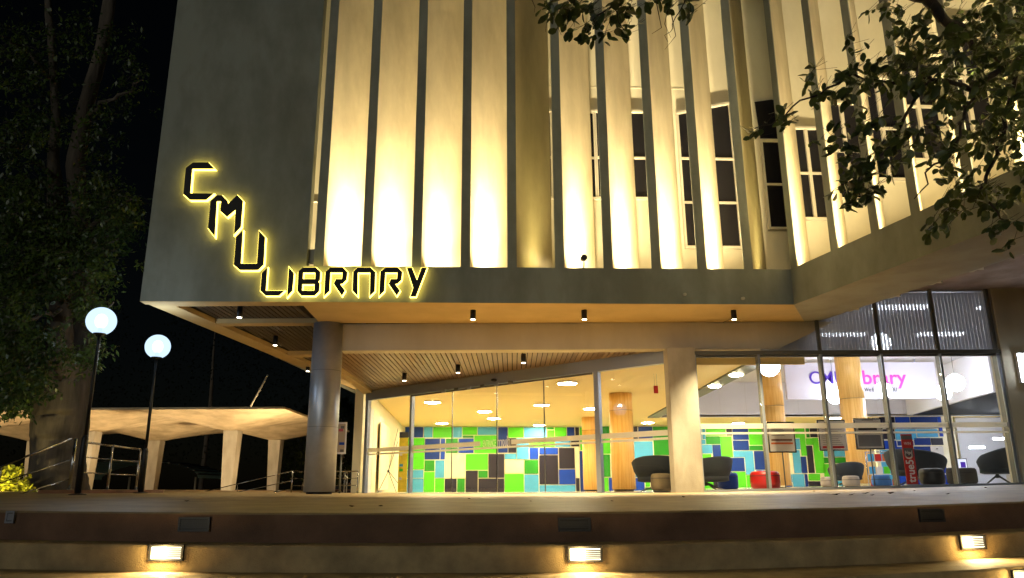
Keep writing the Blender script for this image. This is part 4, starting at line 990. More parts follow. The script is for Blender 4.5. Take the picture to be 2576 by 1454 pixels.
# ================================================================== GLOBE LAMP POSTS
gm = bpy.data.materials.new('globe_glass'); gm.use_nodes = True; n_ = gm.node_tree; n_.nodes.clear()
o_ = n_.nodes.new('ShaderNodeOutputMaterial'); e_ = n_.nodes.new('ShaderNodeEmission'); e_.inputs[0].default_value = (.58, .79, 1, 1); e_.inputs[1].default_value = .98
t_ = n_.nodes.new('ShaderNodeBsdfTransparent'); m_ = n_.nodes.new('ShaderNodeMixShader'); m_.inputs[0].default_value = .86
n_.links.new(t_.outputs[0], m_.inputs[1]); n_.links.new(e_.outputs[0], m_.inputs[2]); n_.links.new(m_.outputs[0], o_.inputs[0])
bulb = emit('bulb', (.82, .92, 1.0), 5)
def lamp(u, v, rpx, ub, vthick, lab):
    Y = .20 * FPX / rpx; p = at_y(u, v, Y); zf = terr_z(p.x, Y)
    t = empty('globe_lamp_post', (p.x, Y, zf), lab, 'lamp post', 'globe lamp posts on the terrace')
    MB().ball(p, .20, 36, 24).build('globe', gm, t)
    MB().ball(p + Vector((0, 0, .0)), .085, 16, 12, (1, 1, 1.25)).build('bulb', bulb, t)
    MB().lathe((p.x, Y, 0), [(.035, p.z - .205), (.085, p.z - .185), (.085, p.z - .165), (.03, p.z - .15), (.03, p.z - .06)], 20).build('collar', M['black'], t)
    zt_ = at_y(ub, vthick, Y).z
    MB().tube([(p.x, Y, zt_), (p.x, Y, p.z - .19)], .024, 14).build('upper_pole', M['black'], t)
    MB().tube([(p.x, Y, zf - .02), (p.x, Y, zt_), (p.x, Y, zt_ + .05)], [.044, .044, .027], 18).build('pole', M['black'], t)
    MB().lathe((p.x, Y, zf), [(.11, -.01), (.11, .012), (.06, .02)], 20).build('base_plate', M['black'], t)
    d = bpy.data.lights.new('globe_light', 'POINT'); d.energy = 190; d.color = (.75, .88, 1); d.shadow_soft_size = .05; o = bpy.data.objects.new('globe_light', d); col.objects.link(o); o.parent = t; o.location = Vector((p.x, Y, p.z + .1)) - t.location
    return p
lp1 = lamp(255, 808, 36, 228, 1104, 'nearer left lamp post with a glowing white globe in front of the trunk')
lp2 = lamp(397, 872, 30.5, 376, 1135, 'second, slightly farther lamp post with a glowing globe against the dark sky')

# ================================================================== WALL LAMP AT THE RIGHT EDGE
p = at_y(2570, 925, YG - .14)
wl = empty('wall_lamp', p, 'bright cool wall lamp on the grey wall at the right picture edge', 'wall lamp')
MB().box(p.x - .04, p.x + .09, YG - .14, YG - .055, p.z - .27, p.z + .27).build('housing', M['wht'], wl)
MB().box(p.x - .035, p.x + .085, YG - .155, YG - .141, p.z - .25, p.z + .25).build('diffuser', M['cool'], wl)

# ================================================================== STAINLESS RAILINGS
def rail_run(pts, hs, name_lab, n_mid=2, post_at=None, rad=.017, parent=None, group=None):
    """pts: list of post feet; hs height"""
    t = empty('handrail', pts[0], name_lab, 'railing')
    for i, p in enumerate(pts):
        big = post_at is None or i in post_at
        MB().tube([p, p + up * hs], rad * (1.15 if big else .6), 12).build('post', M['chrome'], t)
        MB().lathe(p, [(rad * 2.2, 0), (rad * 2.2, .01)], 14).build('foot', M['chrome'], t)
    for i in range(len(pts) - 1):
        a, b = pts[i], pts[i + 1]
        MB().tube([a + up * (hs + .005), b + up * (hs + .005)], rad, 12).build('top_rail', M['chrome'], t)
        for k in range(n_mid):
            h = hs * (.36 + .33 * k); MB().tube([a + up * h, b + up * h], rad * .55, 8).build('rail', M['chrome'], t)
    return t
def foot(u, Y, z): p = at_y(u, 1230, Y); return Vector((p.x, Y, z))
# plinth the railing stands on
zpl = at_y(300, 1232, 12.2).z
pA, pB, pC, pD = foot(176, 11.2, zpl), foot(232, 11.9, zpl), foot(296, 12.8, zpl), foot(170, 11.2, zpl)
MB().plan([(pA.x - .3, 10.95), (foot(392, 13.2, 0).x, 13.05), (foot(392, 13.2, 0).x, 13.5), (pA.x - .3, 11.5)], 0, zpl - .001).build('plinth', M['brownp'], kind='structure')
hA = at_y(189, 1104, 11.2).z - zpl
rail_run([foot(194, 11.2, zpl), foot(270, 12.2, zpl), foot(342, 13.2, zpl)], hA * .93, 'stainless railing with a corner post running right behind the lamp post')
r2a = foot(174, 11.15, zpl)
t = empty('handrail', r2a, 'stainless ramp railing sloping down to the left picture edge', 'railing')
r2b = at_y(-8, 1250, 7.6); r2c = at_y(-8, 1172, 7.6)
MB().tube([r2a, r2a + up * hA], .024, 12).build('post', M['chrome'], t); MB().lathe(r2a, [(.05, 0), (.05, .01)], 14).build('foot', M['chrome'], t)
endp = at_y(-140, 1215, 10.2)
for (va, vb, r) in ((1104, 1174, .016), (1158, 1215, .009), (1205, 1258, .009)):
    a = at_y(181 if va < 1110 else 176, va, 11.15); b = at_y(0, vb, 10.6); d = b - a
    MB().tube([a, a + d * 1.5], r, 10).build('rail', M['chrome'], t)
pe = at_y(1, 1176, 10.6); MB().tube([pe, (pe.x, pe.y, -.02)], .024, 12).build('post', M['chrome'], t)
rr = [Vector((at_y(u, 1200, 19).x, 19, .1)) for u in (505, 735, 845)]
rail_run([Vector((at_y(735, 1200, 19).x, 19, .12)), Vector((at_y(900, 1200, 19).x, 19, .12))], at_y(735, 1187, 19).z - .12, 'thin far railing seen left of the round column', rad=.014)
t = empty('handrail', rr[0], 'far stair railing sloping up to the second walkway column', 'railing')
for (va, vb) in ((1237, 1187), (1256, 1211), (1272, 1232)):
    MB().tube([at_y(513, va, 19.2), at_y(735, vb - 2, 19.2)], .011, 6).build('rail', M['chrome'], t)
MB().tube([Vector((at_y(597, 1240, 19.2).x, 19.2, .1)), at_y(597, 1219, 19.2)], .013, 8).build('post', M['chrome'], t)
zq = .12; t = rail_run([Vector((at_y(867, 1200, 20).x, 20, zq)), Vector((at_y(871, 1200, 20.5).x, 20.6, zq))], at_y(867, 1189, 20).z - zq, 'pair of steel posts between the round column and the glass', rad=.018)

# ================================================================== VAULTED WALKWAY
CW = empty('covered_walkway', (-8.7, 23.4, 0), 'low concrete walkway of flared vaults on square columns behind the lamp posts', 'walkway')
ax, ay_ = 2.19, 2.2; zc0, zc1 = 1.93, at_y(580, 1019, 21.1).z
cxs = [-8.65, -13.03, -17.41, -21.79]; cys = [23.7, 28.1]
for cx_ in cxs:
    for cy_ in cys:
        NN = 14; vs = []; fs = []
        for side in (0, 1):
            for i in range(NN + 1):
                for j in range(NN + 1):
                    x = -1 + 2 * i / NN; y = -1 + 2 * j / NN
                    k = max(0, (1 - abs(x))) * max(0, (1 - abs(y))); kk = .45 * k ** .95 + .55 * max(0, 1 - max(abs(x), abs(y))) ** 1.25
                    z = zc1 - .07 - (zc1 - .07 - zc0) * kk if not side else zc1 - .01
                    vs.append((cx_ + x * ax, cy_ + y * ay_, z))
        m_ = (NN + 1) ** 2
        for i in range(NN):
            for j in range(NN):
                a = i * (NN + 1) + j; fs.append((a, a + 1, a + NN + 2, a + NN + 1)); fs.append((m_ + a, m_ + a + NN + 1, m_ + a + NN + 2, m_ + a + 1))
        edge = [i * (NN + 1) for i in range(NN + 1)] + [NN * (NN + 1) + j for j in range(1, NN + 1)] + [i * (NN + 1) + NN for i in range(NN - 1, -1, -1)] + [j for j in range(NN - 1, 0, -1)]
        for q in range(len(edge)):
            a, b = edge[q], edge[(q + 1) % len(edge)]; fs.append((a, b, b + m_, a + m_))
        MB().add(vs, fs, True).build('vault', M['shell'], CW).data.set_sharp_from_angle(angle=R(11))
        w0, w1 = .15, .22
        vs = [(cx_ + sx * w, cy_ + sy * w, z) for (w, z) in ((w0, -.1), (w1, zc0 + .06)) for (sx, sy) in ((-1, -1), (1, -1), (1, 1), (-1, 1))]
        MB().add(vs, [(0, 3, 2, 1), (4, 5, 6, 7), (0, 1, 5, 4), (1, 2, 6, 5), (2, 3, 7, 6), (3, 0, 4, 7)]).build('column', M['colc'], CW)
FUP = ['ground spotlight before the bay between the two front walkway columns', 'ground spotlight under the right end of the walkway', 'ground spotlight behind the tree trunk under the walkway', 'ground spotlight deeper inside the walkway, second row', 'ground spotlight at the far left end of the walkway']  # assumed lamps, none in sight, added to light the vault undersides warm
def floor_up(x, y, e, tgt):
    t = empty('garden_spotlight', (x, y, .1), FUP.pop(0), 'ground light', 'ground spotlights under the walkway')
    MB().lathe((x, y, .1), [(.07, .0), (.07, .08), (.05, .09)], 14).build('housing', M['black'], t)
    spot('ground_lamp', (x, y, .22), tgt, e, 165, .7, (1, .72, .38), .1, t)
floor_up(-10.9, 21.6, 623, (-10.9, 23.0, 2.5)); floor_up(-6.6, 21.8, 415, (-7.4, 23.3, 2.5)); floor_up(-15.2, 21.6, 594, (-15.2, 23.0, 2.5)); floor_up(-10.9, 25.8, 475, (-10.9, 26, 2.5)); floor_up(-19.2, 21.6, 594, (-19.2, 23, 2.5))
# brace rod up to the building
rd = empty('brace_rod', at_y(668, 952, 20), 'thin slanting steel rod between walkway roof and building underside', 'rod')
MB().tube([at_y(673, 944, 19.8), at_y(631, 1022, 21.2)], .024, 10).build('rod', M['trim'], rd)
# distant glass roofed bicycle shelter
SH = empty('bicycle_shelter', (-14, 34, 0), 'far dim shelter with a ribbed curved roof between the walkway columns', 'shelter')
c0 = at_y(355, 1200, 34); vs = []; NNx = 16
for i in range(NNx + 1):
    for j in range(2):
        a = math.pi * i / NNx; vs.append((c0.x - 2.9 * math.cos(a), 33 + j * 3.2, .75 + .75 * math.sin(a)))
MB().add(vs, [(i * 2, i * 2 + 2, i * 2 + 3, i * 2 + 1) for i in range(NNx)], True).build('roof', mat('shelter_sheet', (.20, .36, .40), .4), SH)
for i in range(1, NNx): a = math.pi * i / NNx; MB().tube([(c0.x - 2.92 * math.cos(a), 32.95, .77 + .75 * math.sin(a)), (c0.x - 2.92 * math.cos(a), 36.2, .77 + .75 * math.sin(a))], .03, 6).build('rib', M['black'], SH)
for xx in (-2.8, 0, 2.8): MB().tube([(c0.x + xx, 33, -.2), (c0.x + xx, 33, .8)], .04, 8).build('post', M['alud'], SH)
# notice board behind the column
Y = 17.5; p0 = at_y(848, 1142, Y); p1 = at_y(873, 1062, Y)
nb = empty('notice_board', (p1.x, Y, .1), 'white framed notice board sticking out behind the round column', 'notice board')
MB().box(p0.x - .3, p1.x, Y, Y + .03, p0.z, p1.z).build('frame', M['wht'], nb); MB().box(p0.x - .27, p1.x - .03, Y - .004, Y - .001, p0.z + .04, p1.z - .04).build('poster', M['beige'], nb)
for (u, v, m, s) in ((858, 1082, 'red', .05), (860, 1116, 'tB', .06), (862, 1075, 'ink', .04), (860, 1134, 'ink', .04)):
    q = at_y(u, v, Y); MB().box(q.x - s, q.x + s, Y - .007, Y - .005, q.z - .03, q.z + .03).build('print', M[m], nb)
MB().tube([(p1.x - .1, Y + .05, .08), (p1.x - .1, Y + .05, p0.z)], .02, 8).build('post', M['alud'], nb)
# motorcycle with white helmet in the gap
Y = 22.0; q = at_y(891, 1212, Y)
hm = empty('helmet', q, 'white round helmet resting on the parked motorcycle', 'helmet'); MB().ball(q, .10, 18, 12, (1, 1.15, .95)).build('shell', M['wht'], hm); MB().box(q.x - .07, q.x + .07, q.y - .112, q.y - .095, q.z - .02, q.z + .03).build('visor', M['greyp'], hm)
mc = empty('motorcycle', (q.x + .2, Y, .1), 'dark red parked motorcycle behind the column gap', 'motorcycle')
MB().ball((q.x + .16, Y, q.z - .02), .11, 14, 10, (1, 1.6, .9)).build('fuel_tank', M['red'], mc)
MB().box(q.x - .7, q.x + .08, Y - .1, Y + .1, q.z - .2, q.z - .1).build('seat', M['dark'], mc)
for xx in (-1.05, -.15):
    ring = [(q.x + xx + .25 * math.cos(2 * math.pi * k / 20), Y, .38 + .25 * math.sin(2 * math.pi * k / 20)) for k in range(21)]
    MB().tube(ring, .045, 8, False).build('wheel', M['black'], mc)
MB().tube([(q.x - 1.05, Y, .38), (q.x - .7, Y, q.z - .22), (q.x + .1, Y, q.z - .22), (q.x - .15, Y, .38)], .03, 8).build('frame', M['brownp'], mc)
MB().tube([(q.x - .7, Y - .25, q.z + .02), (q.x - .72, Y, q.z - .02), (q.x - .7, Y + .25, q.z + .02)], .015, 8).build('handlebar', M['chrome'], mc)

# ================================================================== TREES
def leaf_geo(mb, p, d, nrm, L, Wd, ovate=True):
    d = d.normalized(); s = d.cross(nrm)
    if s.length < 1e-4: s = d.cross(Vector((.3, .7, .2)))
    s.normalize(); n = s.cross(d)
    if ovate:
        q = [p, p + d * L * .22 + s * Wd * .40 + n * L * .03, p + d * L * .6 + s * Wd * .5 + n * L * .02, p + d * L * .88 + s * Wd * .26 - n * L * .04, p + d * L - n * L * .10,
             p + d * L * .88 - s * Wd * .26 - n * L * .04, p + d * L * .6 - s * Wd * .5 + n * L * .02, p + d * L * .22 - s * Wd * .40 + n * L * .03, p + d * L * .55 - n * L * .045]
        mb.add(q, [(0, 1, 8), (1, 2, 8), (2, 3, 8), (3, 4, 8), (4, 5, 8), (5, 6, 8), (6, 7, 8), (7, 0, 8)], True)
    else:
        mb.add([p, p + d * L * .45 + s * Wd * .5, p + d * L, p + d * L * .45 - s * Wd * .5], [(0, 1, 2), (0, 2, 3)])
def rv(a=1.0): return Vector((rnd.gauss(0, a), rnd.gauss(0, a), rnd.gauss(0, a)))

# ---- near tree on the right, its boughs hang into the picture
RT = empty('broadleaf_tree', (9.2, 7.6, -1.1), 'dark broadleaf tree overhanging the lit fins from the right', 'tree')
MB().tube([(9.2, 7.6, -1.2), (9.0, 7.6, 1.0), (8.6, 7.5, 3.0), (8.0, 7.4, 5.0), (7.2, 7.2, 7.2)], [.42, .34, .30, .24, .12], 14).build('trunk', M['bark2'], RT)
def bp(u, v, y): return at_y(u, v, y)
boughs = [
 ([(2900, 250, 7.5), (2700, 60, 7.5), (2560, 150, 7.3), (2440, 225, 7.1), (2340, 200, 6.9)], .07),
 ([(2340, 200, 6.9), (2250, 210, 6.8), (2150, 195, 6.7), (2060, 228, 6.6), (1985, 290, 6.5), (1900, 322, 6.5)], .018),
 ([(2950, 100, 7.4), (2620, -160, 7.4), (2480, -60, 7.2), (2290, -10, 7.0)], .09),
 ([(2290, -20, 7.0), (2370, 35, 7.0), (2440, 90, 7.2), (2520, 170, 7.4)], .075),
 ([(2440, 225, 7.1), (2425, 290, 7.0), (2412, 350, 7.0), (2350, 420, 6.9), (2300, 500, 6.8)], .022),
 ([(2560, 150, 7.3), (2530, 300, 7.2), (2490, 420, 7.1), (2470, 500, 7.0), (2540, 560, 7.0)], .03),
 ([(2340, 200, 6.9), (2290, 290, 6.8), (2230, 370, 6.7), (2170, 420, 6.6), (2150, 490, 6.6)], .02),
 ([(2290, -20, 7.0), (2000, -170, 6.8), (1740, -110, 6.6), (1600, -40, 6.5), (1500, 40, 6.5)], .035),
 ([(1600, -40, 6.5), (1545, 20, 6.5), (1575, 100, 6.5)], .010),
 ([(2000, -170, 6.8), (1800, -60, 6.6), (1730, -5, 6.6), (1690, 60, 6.6), (1680, 105, 6.6)], .010),
 ([(1740, -110, 6.6), (1660, -30, 6.6), (1640, 20, 6.6)], .012),
 ([(1740, -110, 6.6), (1480, -70, 6.5), (1395, -10, 6.5), (1385, 35, 6.5)], .010),
]
for pts, r in boughs:
    P = [bp(*q) for q in pts]; fine = []
    for i in range(len(P) - 1):
        for k in range(4): fine.append(P[i].lerp(P[i + 1], k / 4) + rv(.022))
    fine.append(P[-1]); N = len(fine)
    MB().tube(fine, [r * (1 - .75 * i / (N - 1)) for i in range(N)], 7).build('branch', M['bark2'], RT)
clumps = [ # u, v, spread u, spread v, leaves, depth, depth spread
 (2440, 60, 100, 90, 290, 7.3, .5), (2540, 170, 80, 110, 430, 7.5, .6), (2500, 330, 80, 90, 210, 7.3, .5), (2560, 60, 70, 80, 330, 7.6, .6), (2360, 110, 80, 60, 170, 7.0, .35), (2560, 430, 50, 80, 90, 7.2, .4),
 (2280, 190, 80, 55, 130, 6.9, .3), (2390, 220, 70, 60, 130, 7.0, .3), (2190, 175, 55, 35, 60, 6.7, .2), (2130, 210, 45, 30, 46, 6.7, .15), (2060, 225, 38, 25, 30, 6.6, .15), (1990, 285, 36, 22, 22, 6.5, .1), (1925, 315, 25, 14, 16, 6.5, .08),
 (2230, 340, 75, 60, 90, 6.8, .3), (2320, 360, 75, 55, 90, 6.9, .3), (2160, 400, 55, 45, 60, 6.7, .2), (2190, 460, 45, 35, 50, 6.6, .2), (2120, 360, 35, 28, 36, 6.6, .2), (2170, 500, 22, 22, 14, 6.6, .1),
 (2400, 490, 50, 40, 55, 6.9, .25), (2470, 470, 50, 45, 80, 7.0, .3), (2360, 540, 30, 25, 20, 6.8, .2), (2530, 540, 22, 30, 22, 7.0, .15), (2440, 400, 55, 45, 50, 7.0, .3), (2300, 30, 40, 30, 34, 6.9, .2), (2230, -5, 40, 22, 26, 6.9, .2), (2215, 60, 26, 26, 14, 6.8, .15),
 (2150, 100, 30, 30, 14, 6.7, .1), (2600, 280, 40, 120, 200, 7.5, .5),
 (1430, 15, 38, 24, 46, 6.5, .15), (1500, 25, 38, 28, 60, 6.5, .15), (1560, 10, 34, 26, 46, 6.5, .15), (1480, 70, 20, 18, 12, 6.5, .1), (1530, 75, 22, 22, 16, 6.5, .1), (1590, 60, 14, 30, 12, 6.5, .1), (1670, 0, 36, 14, 22, 6.6, .1), (1730, 0, 22, 12, 14, 6.6, .1), (1760, 10, 14, 14, 8, 6.6, .1)]
recs = []
for (u, v, su, sv, n, y, sy) in clumps:
    cl_n = max(1, int(n / 5.4)); 
    for c in range(cl_n):
        uu, v2, yy = rnd.gauss(u, su * .62), rnd.gauss(v, sv * .62), rnd.gauss(y, sy)
        c0_ = bp(uu, v2, yy); dirn = Vector((rnd.uniform(-1, .3), rnd.uniform(-.5, .5), rnd.uniform(-.9, .15))).normalized()
        for k in range(6):
            off = dirn * (.035 * k) + rv(.012)
            d = (dirn * .5 + rv(.6) + Vector((0, 0, -.35))).normalized(); L = rnd.uniform(.06, .14)
            recs.append((c0_ + off, d, (Vector((0, -.6, .7)) + rv(.5)).normalized(), L, L * rnd.uniform(.5, .68)))
rnd.shuffle(recs)
sidx = sorted(range(len(recs)), key=lambda i: -recs[i][3])
big = set(sidx[:290])
stuff = MB(); tw_ = MB()
for i, (p, d, nn, L, w) in enumerate(recs):
    if i in big: m_ = MB(); leaf_geo(m_, p, d, nn, L, w); m_.build('leaf', M['leafr'], RT)
    else: leaf_geo(stuff, p, d, nn, L, w)
    if rnd.random() < .35: tw_.tube([p, p - d * .02 + Vector((rnd.uniform(.05, .22), rnd.uniform(-.03, .05), rnd.uniform(.02, .2)))], .0022, 3, False)
stuff.build('leaves', M['leafr'], RT, kind='stuff'); tw_.build('twigs', M['bark2'], RT, kind='stuff')
for (a, b, c) in (((1690, -20), (1672, 60), (1688, 95)), ((1690, 40), (1700, 90), (1672, 125)), ((1650, 0), (1664, 70), (1640, 85)), ((1390, 0), (1378, 40), (1372, 80)), ((1385, 30), (1400, 60), (1412, 88)), ((1330, -20), (1346, 18), (1344, 32))):
    MB().tube([bp(*a, 6.55), bp(*b, 6.55), bp(*c, 6.55)], [.005, .0035, .0015], 5).build('twig', M['bark2'], RT)

# ---- big tree at the left
LT = empty('tall_tree', at_y(150, 1243, 13.6), 'huge old tree with a thick furrowed trunk left of the building', 'tree')
def trunk(pts, Y0, name='trunk', mat_=M['bark'], par=LT, n=20, wob=.03):
    P = []; Rr = []
    for (u, v, wpx, y) in pts: P.append(at_y(u, v, y)); Rr.append(wpx * y / FPX / 2)
    fp, fr2 = [], []
    for i in range(len(P) - 1):
        for k in range(6): a = k / 6; fp.append(P[i].lerp(P[i + 1], a) + rv(wob * .08)); fr2.append(Rr[i] * (1 - a) + Rr[i + 1] * a)
    fp.append(P[-1]); fr2.append(Rr[-1]); mb = MB(); mb.tube(fp, fr2, n)
    out = []
    for q in mb.v:
        q = Vector(q); nz = noise.noise(Vector((q.x * 2.2, q.y * 2.2, q.z * .55))) * 1.0 + .5 * noise.noise(Vector((q.x * 6, q.y * 6, q.z * 1.5)))
        out.append(tuple(q + Vector((nz * wob * 1.6, nz * wob * -1.2, 0))))
    mb.v = out; return mb.build(name, mat_, par)
trunk([(140, 1262, 150, 13.6), (143, 1200, 128, 13.6), (148, 1130, 122, 13.6), (154, 1070, 134, 13.6), (156, 1020, 128, 13.6), (160, 960, 118, 13.6), (166, 900, 112, 13.6)], 13.6, wob=.06)
trunk([(140, 960, 70, 13.5), (148, 860, 62, 13.4), (152, 740, 56, 13.4), (147, 620, 52, 13.4), (142, 520, 44, 13.3), (136, 400, 30, 13.3), (141, 280, 22, 13.2), (133, 150, 20, 13.1), (122, 40, 18, 13.1), (118, -60, 16, 13)], 13.6, wob=.035)
trunk([(196, 960, 74, 13.9), (206, 820, 66, 14.0), (208, 700, 60, 14.2), (205, 560, 50, 14.4), (190, 420, 48, 14.5), (212, 280, 40, 14.6), (252, 140, 36, 14.8), (276, 0, 32, 15), (290, -80, 30, 15)], 13.6, wob=.035)
br = [[(150, 640), (90, 560), (30, 540)], [(150, 700), (220, 640), (300, 600)], [(150, 780), (80, 800), (10, 850)], [(150, 860), (70, 920), (-10, 940)], [(205, 600), (280, 520), (340, 500)], [(205, 820), (250, 800), (285, 760)], [(140, 450), (60, 380), (-10, 350)], [(212, 300), (300, 240), (360, 200)], [(128, 200), (60, 120), (0, 90)]]
for b in br:
    y = 13.0; P = [at_y(u, v, y - .5 * i) for i, (u, v) in enumerate(b)]; f_ = []
    for i in range(2):
        for k in range(5): f_.append(P[i].lerp(P[i + 1], k / 5) + rv(.03))
    f_.append(P[2]); MB().tube(f_, [.05 * (1 - .8 * i / 10) for i in range(11)], 7).build('branch', M['bark'], LT)
lc = [(60, 620, 90, 70, 120), (110, 700, 90, 40, 120), (40, 760, 60, 60, 110), (30, 860, 60, 60, 120), (60, 950, 70, 50, 110), (20, 1010, 50, 30, 50), (110, 860, 60, 50, 60), (230, 760, 45, 30, 40), (250, 860, 25, 30, 16), (210, 900, 40, 30, 24),
      (230, 620, 60, 50, 100), (290, 560, 60, 60, 110), (330, 520, 40, 50, 60), (250, 480, 70, 60, 90), (260, 690, 40, 30, 40), (60, 480, 90, 60, 120), (140, 560, 70, 40, 80), (60, 330, 90, 90, 100), (60, 160, 90, 90, 80), (250, 330, 70, 80, 60), (200, 100, 120, 80, 50), (330, 200, 60, 120, 40), (30, 680, 40, 30, 50), (150, 640, 70, 20, 70), (20, 560, 60, 30, 60)]
lm = MB(); tm = MB()
for (u, v, su, sv, n) in lc:
    if u > 240: su *= .7; n = int(n * .7)
    for c in range(int(n * 1.5)):
        p = at_y(rnd.gauss(u, su * .55), rnd.gauss(v, sv * .55), rnd.uniform(11.8, 13.4)); d = Vector((rnd.uniform(-1, 1), rnd.uniform(-.6, .4), rnd.uniform(-.6, .1))).normalized()
        Ls = rnd.uniform(.12, .30)
        for k in range(9):
            q = p + d * Ls * rnd.random() + rv(.045); dd = (d * .4 + rv(.8) + Vector((0, 0, -.4))).normalized()
            leaf_geo(lm, q, dd, (Vector((0, -.5, .7)) + rv(.5)).normalized(), rnd.uniform(.06, .13), rnd.uniform(.035, .055), False)
        if rnd.random() < .5: tm.tube([p - d * .1, p + d * Ls], .003, 3, False)
lm.build('foliage', M['leafd'], LT, kind='stuff'); tm.build('twigs', M['bark'], LT, kind='stuff')

# ---- dark trees behind
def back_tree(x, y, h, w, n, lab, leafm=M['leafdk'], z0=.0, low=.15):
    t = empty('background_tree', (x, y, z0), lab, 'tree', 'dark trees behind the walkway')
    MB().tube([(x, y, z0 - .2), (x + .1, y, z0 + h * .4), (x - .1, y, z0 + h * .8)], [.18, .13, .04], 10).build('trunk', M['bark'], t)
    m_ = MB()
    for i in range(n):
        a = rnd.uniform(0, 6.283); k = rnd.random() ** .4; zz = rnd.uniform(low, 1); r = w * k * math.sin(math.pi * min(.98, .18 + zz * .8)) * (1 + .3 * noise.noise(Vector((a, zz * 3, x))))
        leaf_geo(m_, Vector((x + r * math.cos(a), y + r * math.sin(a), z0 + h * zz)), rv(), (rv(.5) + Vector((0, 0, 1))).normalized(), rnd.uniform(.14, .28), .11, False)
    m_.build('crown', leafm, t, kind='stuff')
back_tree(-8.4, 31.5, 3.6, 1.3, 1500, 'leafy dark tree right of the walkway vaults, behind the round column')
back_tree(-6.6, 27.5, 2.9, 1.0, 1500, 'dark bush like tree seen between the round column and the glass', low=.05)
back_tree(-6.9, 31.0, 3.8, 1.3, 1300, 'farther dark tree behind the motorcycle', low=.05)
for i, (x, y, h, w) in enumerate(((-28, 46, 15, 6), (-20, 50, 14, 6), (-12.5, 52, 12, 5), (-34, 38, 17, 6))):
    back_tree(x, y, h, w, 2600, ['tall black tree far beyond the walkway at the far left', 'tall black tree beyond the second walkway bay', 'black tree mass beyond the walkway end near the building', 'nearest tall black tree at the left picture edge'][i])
# ---- lit yellow green shrub at the left edge
Y = 12.4; p = at_y(28, 1238, Y)
SB_ = empty('shrub', (p.x, Y, terr_z(p.x, Y)), 'yellow green shrub glowing under a garden light at the left edge', 'shrub')
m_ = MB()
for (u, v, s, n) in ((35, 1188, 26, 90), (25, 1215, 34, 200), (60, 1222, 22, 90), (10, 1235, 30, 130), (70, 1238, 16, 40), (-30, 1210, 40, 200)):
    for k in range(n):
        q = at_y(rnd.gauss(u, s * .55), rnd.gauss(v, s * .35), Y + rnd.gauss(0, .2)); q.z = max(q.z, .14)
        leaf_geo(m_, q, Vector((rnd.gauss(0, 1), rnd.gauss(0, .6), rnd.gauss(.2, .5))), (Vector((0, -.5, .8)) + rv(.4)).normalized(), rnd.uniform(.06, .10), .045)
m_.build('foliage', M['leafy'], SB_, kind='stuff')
for k in range(7): a = rnd.uniform(-.3, .3); MB().tube([(p.x, Y, .1), (p.x + a, Y + rnd.uniform(-.1, .1), .55)], [.012, .004], 6).build('stem', M['bark'], SB_)
gl = empty('garden_spotlight', (p.x + .1, Y - .75, .1), 'small black garden spotlight in front of the yellow green shrub', 'ground light')  # assumed lamp, inferred from the lit leaves and added to light the shrub
MB().lathe((p.x + .1, Y - .75, terr_z(p.x, Y) - .02), [(.03, .0), (.03, .03), (.025, .035)], 12).build('housing', M['black'], gl)
spot('garden_lamp', (p.x + .1, Y - .7, .24), (p.x, Y, .5), 60, 130, .5, (1, .82, .35), .03, gl)

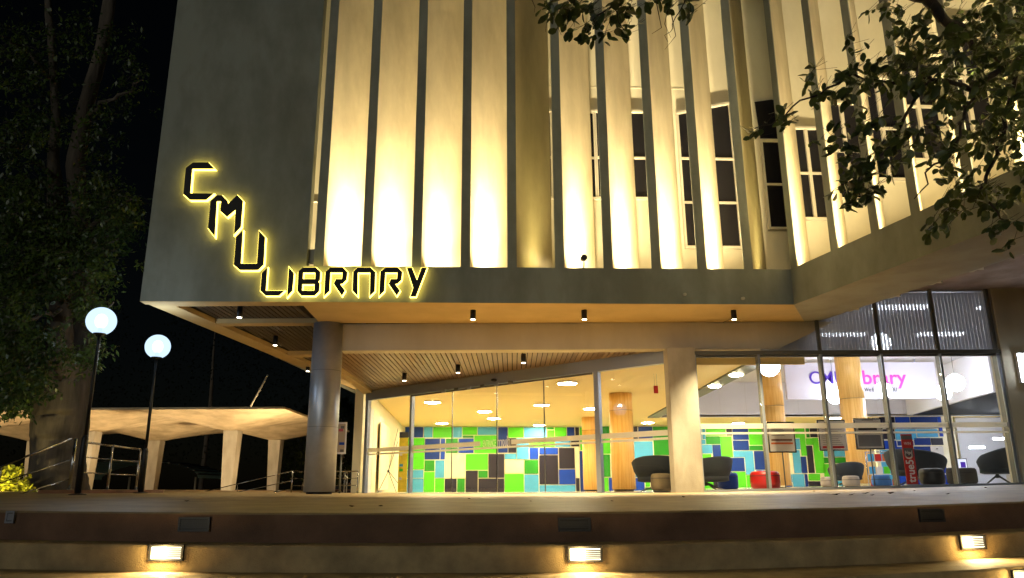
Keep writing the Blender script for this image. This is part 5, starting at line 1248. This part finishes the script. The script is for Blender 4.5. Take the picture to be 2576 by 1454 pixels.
# ================================================================== FALLEN LEAVES
dl = mat('dry_leaf', (.085, .045, .022), .8, var=.3, vscale=30)
FL = [(2105, 1246, .10), (2143, 1246, .06), (2178, 1243, .09), (2195, 1247, .05), (2240, 1243, .10), (2048, 1237, .05), (1180, 1256, .05), (957, 1275, .05), (885, 1276, .06), (1540, 1262, .04), (2480, 1228, .05), (2300, 1236, .04), (470, 1262, .05), (1335, 1262, .03), (2385, 1244, .05), (1720, 1252, .05)]
FLAB = ['largest dark dry leaf on the right terrace edge, below the third pane', 'small dry fragment between two bigger leaves at the right', 'dark dry leaf right of the largest one, below the beige poufs', 'tiny dry leaf directly above a longer curled one at the right', 'long thin curled dry leaf below the blue pouf', 'brown dry leaf near the sill below the red pouf', 'small pair of dry leaf scraps below the left glass door', 'dry leaf lying at the terrace lip left of the glass doors', 'dry leaf at the terrace lip below the round column', 'tiny dry leaf scrap below the middle of the glass doors', 'dry leaf near the sill at the far right corner', 'small reddish dry leaf near the sill below the red banner', 'dry leaf beside the brown plinth at the left', 'faint dry speck below the door with the lettering', 'small dry leaf right of the banner on the terrace', 'small dry leaf below the cream pillar']
for i, (u, v, s) in enumerate(FL):
    y = 8
    for _ in range(12):
        p = at_z(u, v, 0); d = ray(u, v)
        p = CAM + d * (y / d.y); err = p.z - terr_z(p.x, y)
        y *= 1 + max(-.2, min(.2, err * 4))
        y = max(yf(p.x) + .06, min(y, 13))
    p = CAM + d * (y / d.y); c = Vector((p.x, y, terr_z(p.x, y) + .004)); a = rnd.uniform(0, 6.28); dd = Vector((math.cos(a), math.sin(a) * .6, .12)); mb = MB()
    dd.normalize(); sd_ = dd.cross(Vector((0, 0, 1))).normalized(); L = s * 1.1
    vs = []
    for j in range(7):
        f = j / 6; w = .42 * L * math.sin(math.pi * min(.97, f + .03)) ; cu = .30 * L * abs(f - .5)
        for sg in (-1, -.5, 0, .5, 1): vs.append(c + dd * (f - .5) * L + sd_ * sg * w + Vector((0, 0, cu + .25 * abs(sg) * w)))
    for v_ in vs: v_.z = max(v_.z, c.z)
    mb.add(vs, [(j * 5 + k, j * 5 + k + 1, (j + 1) * 5 + k + 1, (j + 1) * 5 + k) for j in range(6) for k in range(4)], True)
    o = mb.build('fallen_leaf', dl); tag(o, FLAB[i], 'leaf', 'dry leaves scattered on the terrace')
# a small dry curl beneath the left lit step lamp
c = at_z(386, 1423, Z2); mb = MB(); mb.tube([c + Vector((-.02, 0, .01)), c + Vector((.0, .02, .035)), c + Vector((.03, 0, .02)), c + Vector((.01, -.02, .008))], [.004, .012, .010, .003], 6)
tag(mb.build('fallen_leaf', dl), 'small curled dry leaf below the left lit step lamp', 'leaf', 'dry leaves scattered on the terrace')
